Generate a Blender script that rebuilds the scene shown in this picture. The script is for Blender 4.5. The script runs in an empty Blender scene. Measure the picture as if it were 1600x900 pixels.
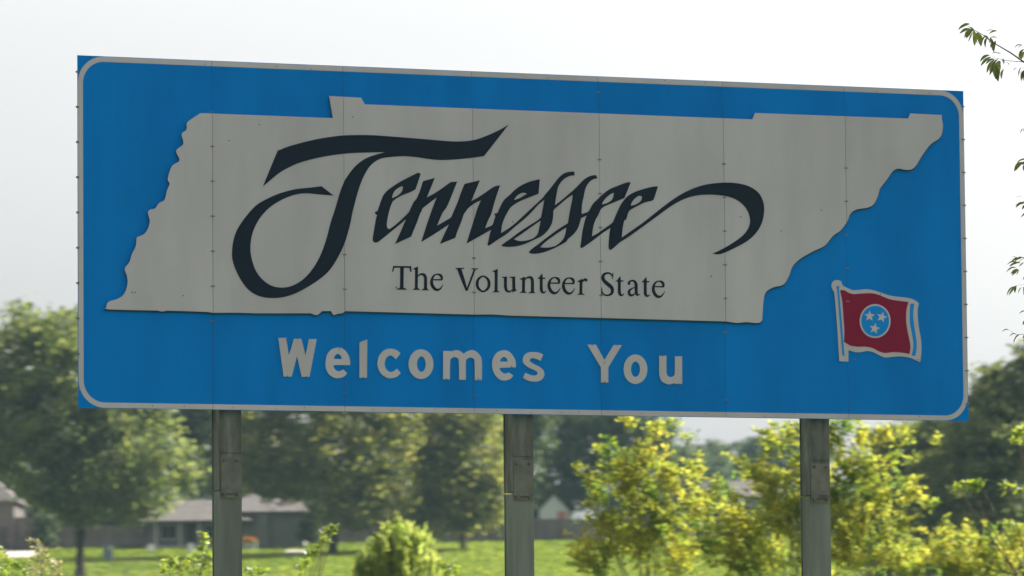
import bpy, bmesh, math, random
import numpy as np
from mathutils import Matrix, Vector

scene = bpy.context.scene
COL = scene.collection
R = math.radians

# ------------------------------------------------------------------ camera
EYE = Vector((0.0, 0.0, 1.6))
FPX = 8478.1            # focal length in pixels of a 1600 wide frame
PITCH, ROLL = 0.0828, -0.0091
cp, sp = math.cos(PITCH), math.sin(PITCH)
cr, sr = math.cos(ROLL), math.sin(ROLL)
FWD = Vector((0, cp, sp)); UP0 = Vector((0, -sp, cp)); RT0 = Vector((1, 0, 0))
RT = RT0 * cr + UP0 * sr
UP = UP0 * cr - RT0 * sr
cam_data = bpy.data.cameras.new('camera')
cam = bpy.data.objects.new('camera', cam_data)
COL.objects.link(cam)
m = Matrix.Identity(4)
for i in range(3):
    m[i][0] = RT[i]; m[i][1] = UP[i]; m[i][2] = -FWD[i]; m[i][3] = EYE[i]
cam.matrix_world = m
cam_data.sensor_width = 36.0
cam_data.lens = FPX / 1600 * 36.0
cam_data.clip_start = 0.5
cam_data.clip_end = 20000
cam_data.dof.use_dof = True
cam_data.dof.focus_distance = 48.0
cam_data.dof.aperture_fstop = 4.6
cam_data.dof.aperture_ratio = 0.6
scene.camera = cam

# ------------------------------------------------------------------ light
SUN_AZ, SUN_EL = R(57), R(37)      # azimuth from +Y towards +X
world = bpy.data.worlds.new('World'); scene.world = world
world.use_nodes = True
wn = world.node_tree.nodes; wl = world.node_tree.links
sky = wn.new('ShaderNodeTexSky'); sky.sky_type = 'NISHITA'; sky.sun_disc = False
sky.sun_elevation = SUN_EL; sky.sun_rotation = SUN_AZ
sky.air_density = 1.0; sky.dust_density = 5.0; sky.ozone_density = 1.0
hsv = wn.new('ShaderNodeHueSaturation'); hsv.inputs['Saturation'].default_value = 0.07     # milky summer sky
wl.new(sky.outputs[0], hsv.inputs['Color']); wl.new(hsv.outputs[0], wn['Background'].inputs[0])
wn['Background'].inputs[1].default_value = 0.128
sun_d = bpy.data.lights.new('sun', 'SUN'); sun = bpy.data.objects.new('sun', sun_d); COL.objects.link(sun)
sun_d.energy = 5.0; sun_d.angle = R(0.5); sun_d.color = (1.0, 0.94, 0.84)
sdir = Vector((math.sin(SUN_AZ) * math.cos(SUN_EL), math.cos(SUN_AZ) * math.cos(SUN_EL), math.sin(SUN_EL)))
sun.rotation_euler = sdir.to_track_quat('Z', 'Y').to_euler()
sun.location = (40, 40, 60)
scene.view_settings.view_transform = 'Standard'
scene.view_settings.look = 'None'
scene.view_settings.exposure = 0.96
scene.view_settings.gamma = 1.0
scene.cycles.max_bounces = 8
scene.cycles.transmission_bounces = 6
scene.cycles.diffuse_bounces = 4
scene.cycles.volume_bounces = 1
scene.cycles.sample_clamp_indirect = 6

# ------------------------------------------------------------------ helpers
def ray(px, py):
    dx, dy = px - 800.0, py - 450.0
    a = cr * dx + sr * dy; b = -sr * dx + cr * dy
    return RT0 * (a / FPX) + FWD - UP0 * (b / FPX)

def at(px, py, dist):
    """a point seen at that place of the photograph, dist metres down the road (world Y)"""
    d = ray(px, py)
    return EYE + d * (dist / d.y)

def ground(x, y):
    if y < 10: z = 0.0
    elif y < 38:
        t = (y - 10) / 28; z = 1.6 * t * t * (3 - 2 * t)
    elif y < 260: z = 1.6 + 0.2 * (y - 38) / 222
    elif y < 300:
        t = y - 260; z = 1.8 + 0.077 * t * t / 80
    elif y < 525: z = 1.8 + 0.077 * 20 + 0.077 * (y - 300)
    else:
        z = 1.8 + 0.077 * 245 + 0.036 * (min(y, 1200) - 525)
    return z

def gz(x, y): return ground(x, y) + 0.05 * math.sin(x * 0.31 + y * 0.17) * min(1, max(0, (y - 10) / 30))

def tag(o, label=None, cat=None, group=None, kind=None):
    if label: o['label'] = label
    if cat: o['category'] = cat
    if group: o['group'] = group
    if kind: o['kind'] = kind
    return o

def empty(name, loc, rz=0.0):
    o = bpy.data.objects.new(name, None); COL.objects.link(o)
    o.location = loc; o.rotation_euler = (0, 0, rz); o.empty_display_size = 0.3
    return o

def link(name, me, mat=None, parent=None):
    o = bpy.data.objects.new(name, me); COL.objects.link(o)
    if mat is not None and not me.materials: me.materials.append(mat)
    if parent is not None: o.parent = parent
    return o

def mesh_np(name, verts, faces, smooth=False):
    """faces: (n,k) int array"""
    me = bpy.data.meshes.new(name)
    verts = np.asarray(verts, np.float32); faces = np.asarray(faces, np.int32)
    n, k = faces.shape
    me.vertices.add(len(verts)); me.vertices.foreach_set('co', verts.ravel())
    me.loops.add(n * k); me.loops.foreach_set('vertex_index', faces.ravel())
    me.polygons.add(n)
    me.polygons.foreach_set('loop_start', np.arange(0, n * k, k, dtype=np.int32))
    me.polygons.foreach_set('loop_total', np.full(n, k, np.int32))
    if smooth: me.polygons.foreach_set('use_smooth', np.ones(n, bool))
    me.update(calc_edges=True)
    return me

class MB:
    """collects simple solids into one mesh"""
    def __init__(self): self.v = []; self.f = []
    def box(self, x0, x1, y0, y1, z0, z1):
        i = len(self.v)
        self.v += [(x0,y0,z0),(x1,y0,z0),(x1,y1,z0),(x0,y1,z0),(x0,y0,z1),(x1,y0,z1),(x1,y1,z1),(x0,y1,z1)]
        self.f += [tuple(i + k for k in q) for q in ((0,3,2,1),(4,5,6,7),(0,1,5,4),(1,2,6,5),(2,3,7,6),(3,0,4,7))]
        return self
    def tube(self, pts, radii, n=6):
        pts = [Vector(p) for p in pts]; base = len(self.v)
        for k, p in enumerate(pts):
            t = (pts[min(k + 1, len(pts) - 1)] - pts[max(k - 1, 0)]).normalized()
            a = t.cross(Vector((0, 0, 1)))
            if a.length < 1e-3: a = Vector((1, 0, 0))
            a.normalize(); b = t.cross(a)
            for j in range(n):
                w = 2 * math.pi * j / n
                q = p + (a * math.cos(w) + b * math.sin(w)) * radii[k]
                self.v.append(tuple(q))
        for k in range(len(pts) - 1):
            for j in range(n):
                i0 = base + k * n + j; i1 = base + k * n + (j + 1) % n
                self.f.append((i0, i1, i1 + n, i0 + n))
        self.f.append(tuple(base + j for j in range(n))[::-1])
        self.f.append(tuple(base + (len(pts) - 1) * n + j for j in range(n)))
        return self
    def poly(self, pts, faces):
        i = len(self.v); self.v += [tuple(p) for p in pts]
        self.f += [tuple(i + k for k in f) for f in faces]
        return self
    def build(self, name, mat, parent=None, smooth=False):
        me = bpy.data.meshes.new(name); me.from_pydata(self.v, [], self.f)
        bm = bmesh.new(); bm.from_mesh(me); bmesh.ops.recalc_face_normals(bm, faces=bm.faces); bm.to_mesh(me); bm.free()
        if smooth:
            for p in me.polygons: p.use_smooth = True
        me.update()
        return link(name, me, mat, parent)

# ------------------------------------------------------------------ materials
def new_mat(name):
    mt = bpy.data.materials.new(name); mt.use_nodes = True
    nt = mt.node_tree; b = nt.nodes['Principled BSDF']
    return mt, nt, b

def noise(nt, scale, detail=4, coord='Object', stretch=None, rough=0.55):
    tc = nt.nodes.new('ShaderNodeTexCoord')
    mp = nt.nodes.new('ShaderNodeMapping')
    nt.links.new(tc.outputs[coord], mp.inputs[0])
    if stretch: mp.inputs['Scale'].default_value = stretch
    n = nt.nodes.new('ShaderNodeTexNoise'); n.inputs['Scale'].default_value = scale
    n.inputs['Detail'].default_value = detail; n.inputs['Roughness'].default_value = rough
    nt.links.new(mp.outputs[0], n.inputs['Vector'])
    return n.outputs['Fac']

def ramp(nt, fac, stops):
    r = nt.nodes.new('ShaderNodeValToRGB')
    els = r.color_ramp.elements
    while len(els) < len(stops): els.new(0.5)
    for e, (p, c) in zip(els, stops):
        e.position = p; e.color = (*c, 1)
    nt.links.new(fac, r.inputs[0])
    return r.outputs[0]

def mul(nt, a, b, fac=1.0):
    mx = nt.nodes.new('ShaderNodeMix'); mx.data_type = 'RGBA'; mx.blend_type = 'MULTIPLY'
    mx.inputs[0].default_value = fac
    nt.links.new(a, mx.inputs[6]); nt.links.new(b, mx.inputs[7])
    return mx.outputs[2]

def surf_mat(name, c1, c2, scale=3.0, rough=0.6, stretch=None, bump=0.0, spec=0.3, metal=0.0, stains=None, coat=0.0, vary=0.0):
    mt, nt, b = new_mat(name)
    col = ramp(nt, noise(nt, scale, 5, stretch=stretch), [(0.3, c1), (0.7, c2)])
    if stains:
        sc, st, lo = stains
        col = mul(nt, col, ramp(nt, noise(nt, sc, 6, stretch=st), [(0.35, (lo,) * 3), (0.6, (1, 1, 1))]))
    if vary:                     # each sheet has aged a little differently
        oi = nt.nodes.new('ShaderNodeObjectInfo')
        col = mul(nt, col, ramp(nt, oi.outputs['Random'], [(0.0, (1 - vary * 2,) * 3), (1.0, (1, 1, 1))]))
    nt.links.new(col, b.inputs['Base Color'])
    b.inputs['Roughness'].default_value = rough
    b.inputs['Specular IOR Level'].default_value = spec
    b.inputs['Metallic'].default_value = metal
    if coat: b.inputs['Coat Weight'].default_value = coat; b.inputs['Coat Roughness'].default_value = 0.15
    if bump:
        bp = nt.nodes.new('ShaderNodeBump'); bp.inputs['Strength'].default_value = bump
        bp.inputs['Distance'].default_value = 0.02
        nt.links.new(noise(nt, scale * 4, 6, stretch=stretch), bp.inputs['Height']); nt.links.new(bp.outputs[0], b.inputs['Normal'])
    return mt

def leaf_mat(name, dark, light, trans, tw=0.45, scale=0.35, gloss=0.06):
    mt = bpy.data.materials.new(name); mt.use_nodes = True
    nt = mt.node_tree; nt.nodes.clear()
    out = nt.nodes.new('ShaderNodeOutputMaterial')
    col = ramp(nt, noise(nt, scale, 3), [(0.35, dark), (0.65, light)])
    df = nt.nodes.new('ShaderNodeBsdfDiffuse'); nt.links.new(col, df.inputs[0])
    tr = nt.nodes.new('ShaderNodeBsdfTranslucent')
    tcol = ramp(nt, noise(nt, scale * 1.7, 3), [(0.35, trans[0]), (0.65, trans[1])])
    nt.links.new(tcol, tr.inputs[0])
    mx = nt.nodes.new('ShaderNodeMixShader'); mx.inputs[0].default_value = tw
    nt.links.new(df.outputs[0], mx.inputs[1]); nt.links.new(tr.outputs[0], mx.inputs[2])
    gl = nt.nodes.new('ShaderNodeBsdfGlossy'); gl.inputs['Roughness'].default_value = 0.45
    m2 = nt.nodes.new('ShaderNodeMixShader'); m2.inputs[0].default_value = gloss
    nt.links.new(mx.outputs[0], m2.inputs[1]); nt.links.new(gl.outputs[0], m2.inputs[2])
    nt.links.new(m2.outputs[0], out.inputs[0])
    return mt

M = {}
M['blue'] = surf_mat('blue_sheeting', (0.0, 0.172, 0.60), (0.0, 0.194, 0.655), 0.8, 0.5, spec=0.04, stains=(2.2, (1, 1, 0.16), 0.88), vary=0.05)
M['white'] = surf_mat('white_sheeting', (0.43, 0.42, 0.48), (0.475, 0.465, 0.525), 0.9, 0.5, spec=0.1, stains=(2.6, (1, 1, 0.18), 0.9), vary=0.04)
M['navy'] = surf_mat('navy_sheeting', (0.002, 0.011, 0.026), (0.003, 0.014, 0.030), 2.0, 0.5, spec=0.15)
M['red'] = surf_mat('red_sheeting', (0.18, 0.008, 0.038), (0.21, 0.010, 0.042), 2.0, 0.5, spec=0.12)
M['emblem_blue'] = surf_mat('emblem_blue_sheeting', (0.0, 0.205, 0.64), (0.0, 0.225, 0.68), 2.0, 0.5, spec=0.12)
M['edge_shade'] = surf_mat('edge_shade_sheet', (0.004, 0.03, 0.07), (0.006, 0.04, 0.09), 4.0, 0.6)  # shade below the map edge, given as a dark colour
M['rivet'] = surf_mat('dull_rivet', (0.10, 0.10, 0.10), (0.2, 0.2, 0.2), 20, 0.55, spec=0.3)
M['alu'] = surf_mat('aluminium_extrusion', (0.35, 0.36, 0.37), (0.45, 0.46, 0.46), 4, 0.5, spec=0.4, metal=0.3)
M['steel'] = surf_mat('galvanised_steel', (0.105, 0.125, 0.125), (0.20, 0.225, 0.21), 5, 0.62, stretch=(1, 1, 0.12), spec=0.3, bump=0.15, stains=(9, (1, 1, 0.08), 0.72))
M['rusty_steel'] = surf_mat('weathered_steel', (0.09, 0.10, 0.10), (0.185, 0.195, 0.185), 7, 0.7, stretch=(1, 1, 0.3), spec=0.25, bump=0.2, stains=(11, (1, 1, 0.25), 0.6))
M['rust'] = surf_mat('rusty_plate', (0.10, 0.11, 0.108), (0.17, 0.165, 0.15), 9, 0.75, spec=0.2, bump=0.2)
M['bark'] = surf_mat('bark', (0.05, 0.04, 0.032), (0.10, 0.085, 0.07), 4, 0.9, stretch=(1, 1, 0.25), bump=0.5, spec=0.1)
M['twig'] = surf_mat('twig_bark', (0.07, 0.05, 0.035), (0.12, 0.09, 0.06), 8, 0.85, spec=0.15)
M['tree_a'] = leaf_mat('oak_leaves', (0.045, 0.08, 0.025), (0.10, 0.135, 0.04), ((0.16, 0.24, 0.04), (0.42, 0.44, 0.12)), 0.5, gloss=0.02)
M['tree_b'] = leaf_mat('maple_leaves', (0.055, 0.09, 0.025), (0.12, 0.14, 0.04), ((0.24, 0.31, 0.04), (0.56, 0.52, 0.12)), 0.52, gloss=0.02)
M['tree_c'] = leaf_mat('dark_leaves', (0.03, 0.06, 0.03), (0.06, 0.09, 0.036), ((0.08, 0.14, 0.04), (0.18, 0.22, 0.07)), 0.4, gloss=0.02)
M['tree_d'] = leaf_mat('cedar_leaves', (0.05, 0.085, 0.035), (0.10, 0.125, 0.045), ((0.17, 0.24, 0.06), (0.42, 0.44, 0.12)), 0.5, scale=0.5, gloss=0.02)
M['bush'] = leaf_mat('yellow_green_leaves', (0.05, 0.095, 0.02), (0.12, 0.14, 0.03), ((0.18, 0.32, 0.04), (0.72, 0.66, 0.08)), 0.68, scale=0.8, gloss=0.03)
M['bush_b'] = leaf_mat('fresh_green_leaves', (0.06, 0.10, 0.02), (0.10, 0.14, 0.025), ((0.22, 0.36, 0.02), (0.48, 0.52, 0.05)), 0.6, scale=1.6, gloss=0.07)
M['feather'] = leaf_mat('feathery_leaves', (0.07, 0.105, 0.035), (0.11, 0.14, 0.05), ((0.34, 0.46, 0.07), (0.56, 0.60, 0.14)), 0.7, scale=1.2, gloss=0.02)
M['weed'] = leaf_mat('pale_weed', (0.16, 0.15, 0.08), (0.24, 0.21, 0.13), ((0.4, 0.42, 0.12), (0.5, 0.42, 0.2)), 0.5, scale=3)
M['hang'] = leaf_mat('hanging_leaves', (0.03, 0.045, 0.015), (0.05, 0.065, 0.02), ((0.04, 0.065, 0.01), (0.12, 0.14, 0.02)), 0.35, scale=3, gloss=0.04)
M['hang_red'] = leaf_mat('reddish_leaf', (0.10, 0.04, 0.015), (0.14, 0.05, 0.02), ((0.35, 0.10, 0.03), (0.45, 0.16, 0.05)), 0.5, scale=3)
M['grass_blade'] = leaf_mat('lawn_blades', (0.06, 0.105, 0.016), (0.10, 0.14, 0.025), ((0.20, 0.30, 0.025), (0.34, 0.40, 0.05)), 0.52, scale=0.1, gloss=0.02)
M['soil'] = surf_mat('grass_ground', (0.06, 0.09, 0.02), (0.11, 0.14, 0.035), 0.35, 0.95, spec=0.05, bump=0.3)
M['roof'] = surf_mat('brown_grey_shingles', (0.12, 0.11, 0.105), (0.19, 0.17, 0.16), 1.5, 0.85, spec=0.15, bump=0.2)
M['roof_dark'] = surf_mat('dark_shingles', (0.12, 0.115, 0.115), (0.17, 0.16, 0.155), 1.5, 0.85, spec=0.15)
M['brick'] = surf_mat('brown_brick', (0.115, 0.105, 0.10), (0.16, 0.14, 0.13), 2.5, 0.85, spec=0.1)
M['siding'] = surf_mat('grey_siding', (0.17, 0.18, 0.18), (0.21, 0.22, 0.22), 2, 0.7, spec=0.2)
M['trim'] = surf_mat('pale_trim', (0.55, 0.55, 0.53), (0.62, 0.62, 0.6), 3, 0.6)
M['pane'] = surf_mat('window_glass', (0.02, 0.025, 0.03), (0.03, 0.035, 0.04), 1, 0.08, spec=0.6)
M['door'] = surf_mat('dark_door', (0.05, 0.045, 0.045), (0.07, 0.06, 0.06), 2, 0.5)
M['fence'] = surf_mat('weathered_fence_wood', (0.13, 0.115, 0.11), (0.20, 0.18, 0.165), 2.5, 0.85, stretch=(1, 1, 0.15), spec=0.1)
M['concrete'] = surf_mat('pale_concrete', (0.50, 0.44, 0.39), (0.58, 0.52, 0.46), 0.8, 0.85, spec=0.15)
M['utility'] = surf_mat('blue_grey_paint', (0.17, 0.22, 0.26), (0.22, 0.27, 0.31), 3, 0.5)
M['shed_white'] = surf_mat('white_painted_metal', (0.42, 0.45, 0.47), (0.48, 0.5, 0.52), 1.5, 0.5)
M['shed_red'] = surf_mat('dull_red_paint', (0.32, 0.12, 0.11), (0.38, 0.16, 0.14), 2, 0.6)
M['flower'] = surf_mat('orange_flowers', (0.55, 0.16, 0.03), (0.75, 0.38, 0.05), 6, 0.7)
M['wire'] = surf_mat('fence_wire', (0.25, 0.25, 0.23), (0.33, 0.33, 0.30), 5, 0.6)

# ------------------------------------------------------------------ ground
ys = np.concatenate([np.linspace(-60, 420, 97), np.linspace(425, 540, 93), np.linspace(545, 1200, 60), np.linspace(1230, 3000, 30)])
xs = np.concatenate([np.linspace(-1500, -80, 30), np.linspace(-76, 76, 77), np.linspace(80, 1500, 30)])
gv = np.array([(x, y, gz(x, y)) for y in ys for x in xs])
nx = len(xs)
ii, jj = np.meshgrid(np.arange(len(ys) - 1), np.arange(nx - 1), indexing='ij')
i0 = (ii * nx + jj).ravel()
gme = mesh_np('ground', gv, np.stack([i0, i0 + 1, i0 + nx + 1, i0 + nx], 1), True)
tag(link('ground', gme, M['soil']), kind='structure')

M['asphalt'] = surf_mat('asphalt', (0.045, 0.045, 0.046), (0.075, 0.074, 0.072), 1.2, 0.85, spec=0.2, bump=0.2)
M['line_white'] = surf_mat('road_paint_white', (0.6, 0.6, 0.58), (0.75, 0.75, 0.72), 6, 0.7)
M['gravel'] = surf_mat('gravel_shoulder', (0.22, 0.21, 0.19), (0.36, 0.34, 0.31), 3, 0.95, spec=0.1, bump=0.4)
def strip(name, y0, y1, z, mat):
    v = [(x, y, z) for y in (y0, y1) for x in np.linspace(-400, 400, 41)]
    k = np.arange(40)
    return tag(link(name, mesh_np(name, v, np.stack([k, k + 1, k + 42, k + 41], 1)), mat), kind='structure')
strip('road', -16, 7.0, 0.06, M['asphalt'])
strip('road_shoulder', 7.0, 10.2, 0.065, M['gravel'])
strip('road_edge_line', 5.2, 5.35, 0.066, M['line_white'])
strip('road_edge_line', -9.0, -8.85, 0.066, M['line_white'])

# lawn blades: upright translucent tufts on the bank below the houses
rng = np.random.default_rng(7)
def tufts(n, x0, x1, y0, y1, h, w, seed):
    r = np.random.default_rng(seed)
    y = r.uniform(y0, y1, n); x = r.uniform(x0, x1, n)
    z = np.array([gz(a, b) for a, b in zip(x, y)])
    an = r.uniform(0, np.pi, n); hh = h * r.uniform(0.6, 1.3, n); ww = w * r.uniform(0.6, 1.3, n)
    ux, uy = np.cos(an) * ww / 2, np.sin(an) * ww / 2
    lx, ly = r.normal(0, 0.35, n) * hh, r.normal(0, 0.35, n) * hh
    v = np.stack([np.stack([x - ux, y - uy, z - 0.02], 1), np.stack([x + ux, y + uy, z - 0.02], 1),
                  np.stack([x + ux * 0.7 + lx, y + uy * 0.7 + ly, z + hh], 1), np.stack([x - ux * 0.7 + lx, y - uy * 0.7 + ly, z + hh], 1)], 1).reshape(-1, 3)
    return v, np.arange(4 * n).reshape(-1, 4)
v, f = tufts(95000, -56, 40, 446, 523, 0.13, 0.34, 11)
tag(link('lawn_grass', mesh_np('lawn_grass', v, f), M['grass_blade']), 'short bright green grass covering the sloping lawn below the houses', 'grass', kind='stuff')

# ------------------------------------------------------------------ the sign
SW, SH = 8.5344, 3.048
TH = 0.3853
S0 = EYE + Vector((-3.7323, 46.49, 2.8602))          # lower left corner of the face
SU = Vector((math.cos(TH), math.sin(TH), 0)); SN = Vector((math.sin(TH), -math.cos(TH), 0))
sign = empty('welcome_sign', (S0.x, S0.y, gz(S0.x, S0.y)), TH)
tag(sign, 'large blue highway welcome sign with white state map, standing on three steel posts', 'road sign')
VZ = S0.z - sign.location.z                              # local height of the lower edge

def uv(px, py):
    """sign face coordinates of a point traced from the photograph"""
    d = ray(px, py)
    t = (S0 - EYE).dot(SN) / d.dot(SN)
    q = EYE + d * t - S0
    return (q.dot(SU), q.z)

def smooth_path(pts, n=5):
    """pts: [(x,y) smooth | (x,y,1) corner] closed -> densified outline (Catmull-Rom broken at corners)"""
    N = len(pts); out = []
    P = [Vector((p[0], p[1])) for p in pts]; C = [len(p) > 2 for p in pts]
    for i in range(N):
        p1, p2 = P[i], P[(i + 1) % N]
        p0 = P[i - 1] if not C[i] else p1 - (p2 - p1)
        p3 = P[(i + 2) % N] if not C[(i + 1) % N] else p2 + (p2 - p1)
        if C[i] and C[(i + 1) % N]:
            out.append(p1); continue
        for k in range(n):
            t = k / n
            out.append(0.5 * ((2 * p1) + (p2 - p0) * t + (2 * p0 - 5 * p1 + 4 * p2 - p3) * t * t + (3 * p1 - p0 - 3 * p2 + p3) * t ** 3))
    return [(q.x, q.y) for q in out]

def fill(loops, d0, d1):
    """loops in sign coordinates -> solid plate mesh from depth d0 to d1 in front of the face"""
    cu = bpy.data.curves.new('outline', 'CURVE'); cu.dimensions = '2D'; cu.fill_mode = 'BOTH'
    cu.extrude = (d1 - d0) / 2
    for lp in loops:
        s = cu.splines.new('POLY'); s.points.add(len(lp) - 1)
        for p, (x, y) in zip(s.points, lp): p.co = (x, y, 0, 1)
        s.use_cyclic_u = True
    ob = bpy.data.objects.new('outline', cu)
    me = bpy.data.meshes.new_from_object(ob)
    c = (d0 + d1) / 2
    for w in me.vertices:
        x, y, z = w.co
        w.co = (x, -(z + c), y + VZ)
    bpy.data.objects.remove(ob); bpy.data.curves.remove(cu)
    me.update()
    return me

def plate(name, loops, d0, d1, mat, parent=sign, label=None):
    me = fill(loops, d0, d1); me.name = name
    o = link(name, me, mat, parent)
    if label: o['label'] = label
    return o

def traced(pts, n=5): return [uv(x, y) for x, y in smooth_path(pts, n)]
def win(pts, x0, y0, s): return [((x0 + p[0] / s), (y0 + p[1] / s)) + tuple(p[2:]) for p in pts]

def clip(poly, a, b):
    """clip a polygon (list of (x,y)) to a <= x <= b"""
    for lim, keep in ((a, 1), (b, -1)):
        out = []
        for i in range(len(poly)):
            p, q = poly[i], poly[(i + 1) % len(poly)]
            ip, iq = (p[0] - lim) * keep >= 0, (q[0] - lim) * keep >= 0
            if ip: out.append(p)
            if ip != iq:
                t = (lim - p[0]) / (q[0] - p[0]); out.append((lim, p[1] + t * (q[1] - p[1])))
        poly = out
        if not poly: return []
    return poly

# seven panels side by side
NP = 7; PW = SW / NP; GAP = 0.0016
rnd = random.Random(3)
for k in range(NP):
    a, b = k * PW + (GAP if k else 0), (k + 1) * PW - (GAP if k < NP - 1 else 0)
    mb = MB().box(a, b, 0.0, 0.004, VZ, VZ + SH)
    o = mb.build('sign_panel', M['blue'], sign)
    # stiffening ribs on the back of the panel
    if k < NP - 1: pass
rb = MB()
for v in (0.25, 0.95, 1.65, 2.35, 2.85):
    rb.box(0.03, SW - 0.03, 0.006, 0.05, VZ + v - 0.03, VZ + v + 0.03)
rb.build('back_rail', M['alu'], sign)
# dark joint strips behind the seams
js = MB()
for k in range(1, NP): js.box(k * PW - 0.03, k * PW + 0.03, 0.0045, 0.0058, VZ + 0.002, VZ + SH - 0.002)
js.build('joint_strip', M['rivet'], sign)

# rounded white border, cut at each panel joint
def rrect(x0, x1, y0, y1, r, n=14):
    pts = []
    for cx, cy, a0 in ((x1 - r, y1 - r, 0), (x0 + r, y1 - r, 90), (x0 + r, y0 + r, 180), (x1 - r, y0 + r, 270)):
        for k in range(n + 1):
            w = R(a0 + 90 * k / n); pts.append((cx + r * math.cos(w), cy + r * math.sin(w)))
    return pts
outer = rrect(0.004, SW - 0.004, 0.004, SH - 0.004, 0.235)
inner = rrect(0.049, SW - 0.049, 0.049, SH - 0.049, 0.192)
def ring_piece(a, b):
    ob = clip(outer, a, b); ib = clip(inner, a, b)
    return ob, ib
n = len(outer)
for k in range(NP):
    a, b = k * PW + (GAP if k else -1), (k + 1) * PW - (GAP if k < NP - 1 else -1)
    if k in (0, NP - 1):
        half = n // 4
        # end pieces: the stripe turns the two corners
        def side(lp):   # points on the rounded end, ordered
            if k == 0: return lp[n // 4: 3 * n // 4]
            return lp[3 * n // 4:] + lp[: n // 4]
        so, si = side(outer), side(inner)
        lim = b if k == 0 else a
        if k == 0: lo = [(lim, so[0][1])] + so + [(lim, so[-1][1])]; li = [(lim, si[0][1])] + si + [(lim, si[-1][1])]
        else: lo = [(lim, so[0][1])] + so + [(lim, so[-1][1])]; li = [(lim, si[0][1])] + si + [(lim, si[-1][1])]
        plate('border_strip', [lo + li[::-1]], 0.0006, 0.0024, M['white'])
    else:
        for y0, y1 in ((0.004, 0.049), (SH - 0.049, SH - 0.004)):
            plate('border_strip', [[(a, y0), (b, y0), (b, y1), (a, y1)]], 0.0006, 0.0024, M['white'])

# state map overlay
MAP = [(312.5,177,1),(519,184.8,1),(513,150.3,1),(563,153,1),(569,163.3,1),(1174,186.8,1),(1178.5,176.8,1),(1417.5,185.5,1),(1421,177.5,1),(1470.5,180,1),
 (1470,184),(1471.8,197.5),(1470,210),(1465,217.5),(1452.5,226),(1440,242.5),(1430,259),(1422.5,265),(1412.5,265.5),(1402.5,263.8),(1394,267.5),(1385,280),(1373,295.5,1),
 (1370,307.5),(1364,319),(1355,324.5),(1337.5,327.5),(1327.5,334),(1322.5,346),(1312.5,360),(1300,369),(1287.5,384),(1270,392.5),(1250,404),(1237.5,416),(1231,432.5),
 (1222.5,445),(1207.5,449),(1196,456),(1192,467.5),(1190,492.5),(1189,501),(1182.5,505),(1165,503.5),(1150,505,1),(1134,502.5,1),(940,497,1),(794,493.3,1),(768,491.5,1),(741,491.8,1),
 (660,489.6,1),(538,486.4,1),(534,489.5),(527,490.5),(520,492.4),(516,486.2,1),(502,486.4,1),(494,492.6),(484,489.8,1),(397,489.8,1),(370,488.8,1),(332,489,1),(322,487.5,1),(260,485.5,1),(252,487),(245,485.5,1),
 (169,483.6),(166,480),(165.5,477),(170,471),(182,467.5),(192.5,460),(198,445),(197.5,432.5),(193.8,420),(201,410),(205,397.5),(211,385),(212.5,371,1),(224,366),(230,357.5),(233,346),(230,332.5),(234,327.5),(241,326),
 (247.5,317.5),(256,312.5),(260,297.5),(264,287.5),(261,280),(267.5,260),(279.5,251),(274,236),(285.5,225),(282.5,210),(290.5,202.5),(291,192.5),(300,185)]
map_uv = traced(MAP, 4)
MD0, MD1 = 0.016, 0.020
for k in range(NP):
    a, b = k * PW + 0.0017, (k + 1) * PW - 0.0017
    pc = clip(map_uv, a, b)
    if pc: plate('map_panel', [pc], MD0, MD1, M['white'])
# dark offset sheet stands in for the shade along the map's lower edges
plate('map_edge_shade', [[(x + 0.003, y - 0.0095) for x, y in map_uv]], 0.001, 0.0150, M['edge_shade'])

# ---- lettering: script state name
LET = {}
T_MAIN = [(409.6,291.6,1),(432,237.5),(434.5,235.3),(452,228.4),(488,219),(520,213.6),(544,211.6),(580,211.6),(620,214.4),(660,217.6),(700,221),(720,221.2),(736,219.6),(750,216),(776,205),(793.6,195,1),
 (755,244.2,1),(740,246.4),(716,249),(690,250.4),(670,249),(650,246),(630,244.4),(610,245.6),(596,247.6),(586,252),(576,261),(566,278),(558,300),(550,330),(546,350),(538,378),(528,400),(514,422),(496,438),(470,454),(448,463),(426,466),(404,463),(386,452),
 (372,432),(363,410),(361.4,394),(364,374),(370,358),(382,340),(398,322),(416,311),(436,302.4),(460,296),(484,293.4),(501,291.2,1),(520,306,1),(500,304.4),(476,302.4),(458,305),(440,312),(422,323),(408,337),(399,351),(392.4,368),(390,388),(392.4,406),(399,424),(410,438),(424,447),(440,449.6),(456,446.4),(472,437),(486,422),(498,402),(508,376),(516,346),(522,328),
 (529,304),(534,290),(540,278),(554,260),(570,248),(586,242),(600,238.2,1),(560,239),(532,241),(500,246),(470,253.6),(452,261),(436,270),(420,283)]
E1 = [(653,270.5),(656,272,1),(648,296,1),(640,300.5),(626,306),(614,313.5),(610.5,319),(607,329),(604.5,340),(603,350),(603.8,356),(606,358),(610,356.5),(622,347),(634,335.5),(640,329,1),(646,326,1),(641,341,1),(633,343),(626,349),(610,362),(594,375),(588,379),(584,379),(581.2,376),(581.5,370),(584,355),(586.5,341),(588,337,1),(584.5,333.5,1),(584.5,331.5,1),(588.5,330,1),(592,320),(594,314),(598,305),(604,298),(612,292),(622,285.5),(634,279),(644,274),(651,270.5)]
E1H = [(628,292),(626,291.5),(620,294.5),(615,299),(612.5,304),(611,310,1),(618,307),(625,301.5),(628,296)]
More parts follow.
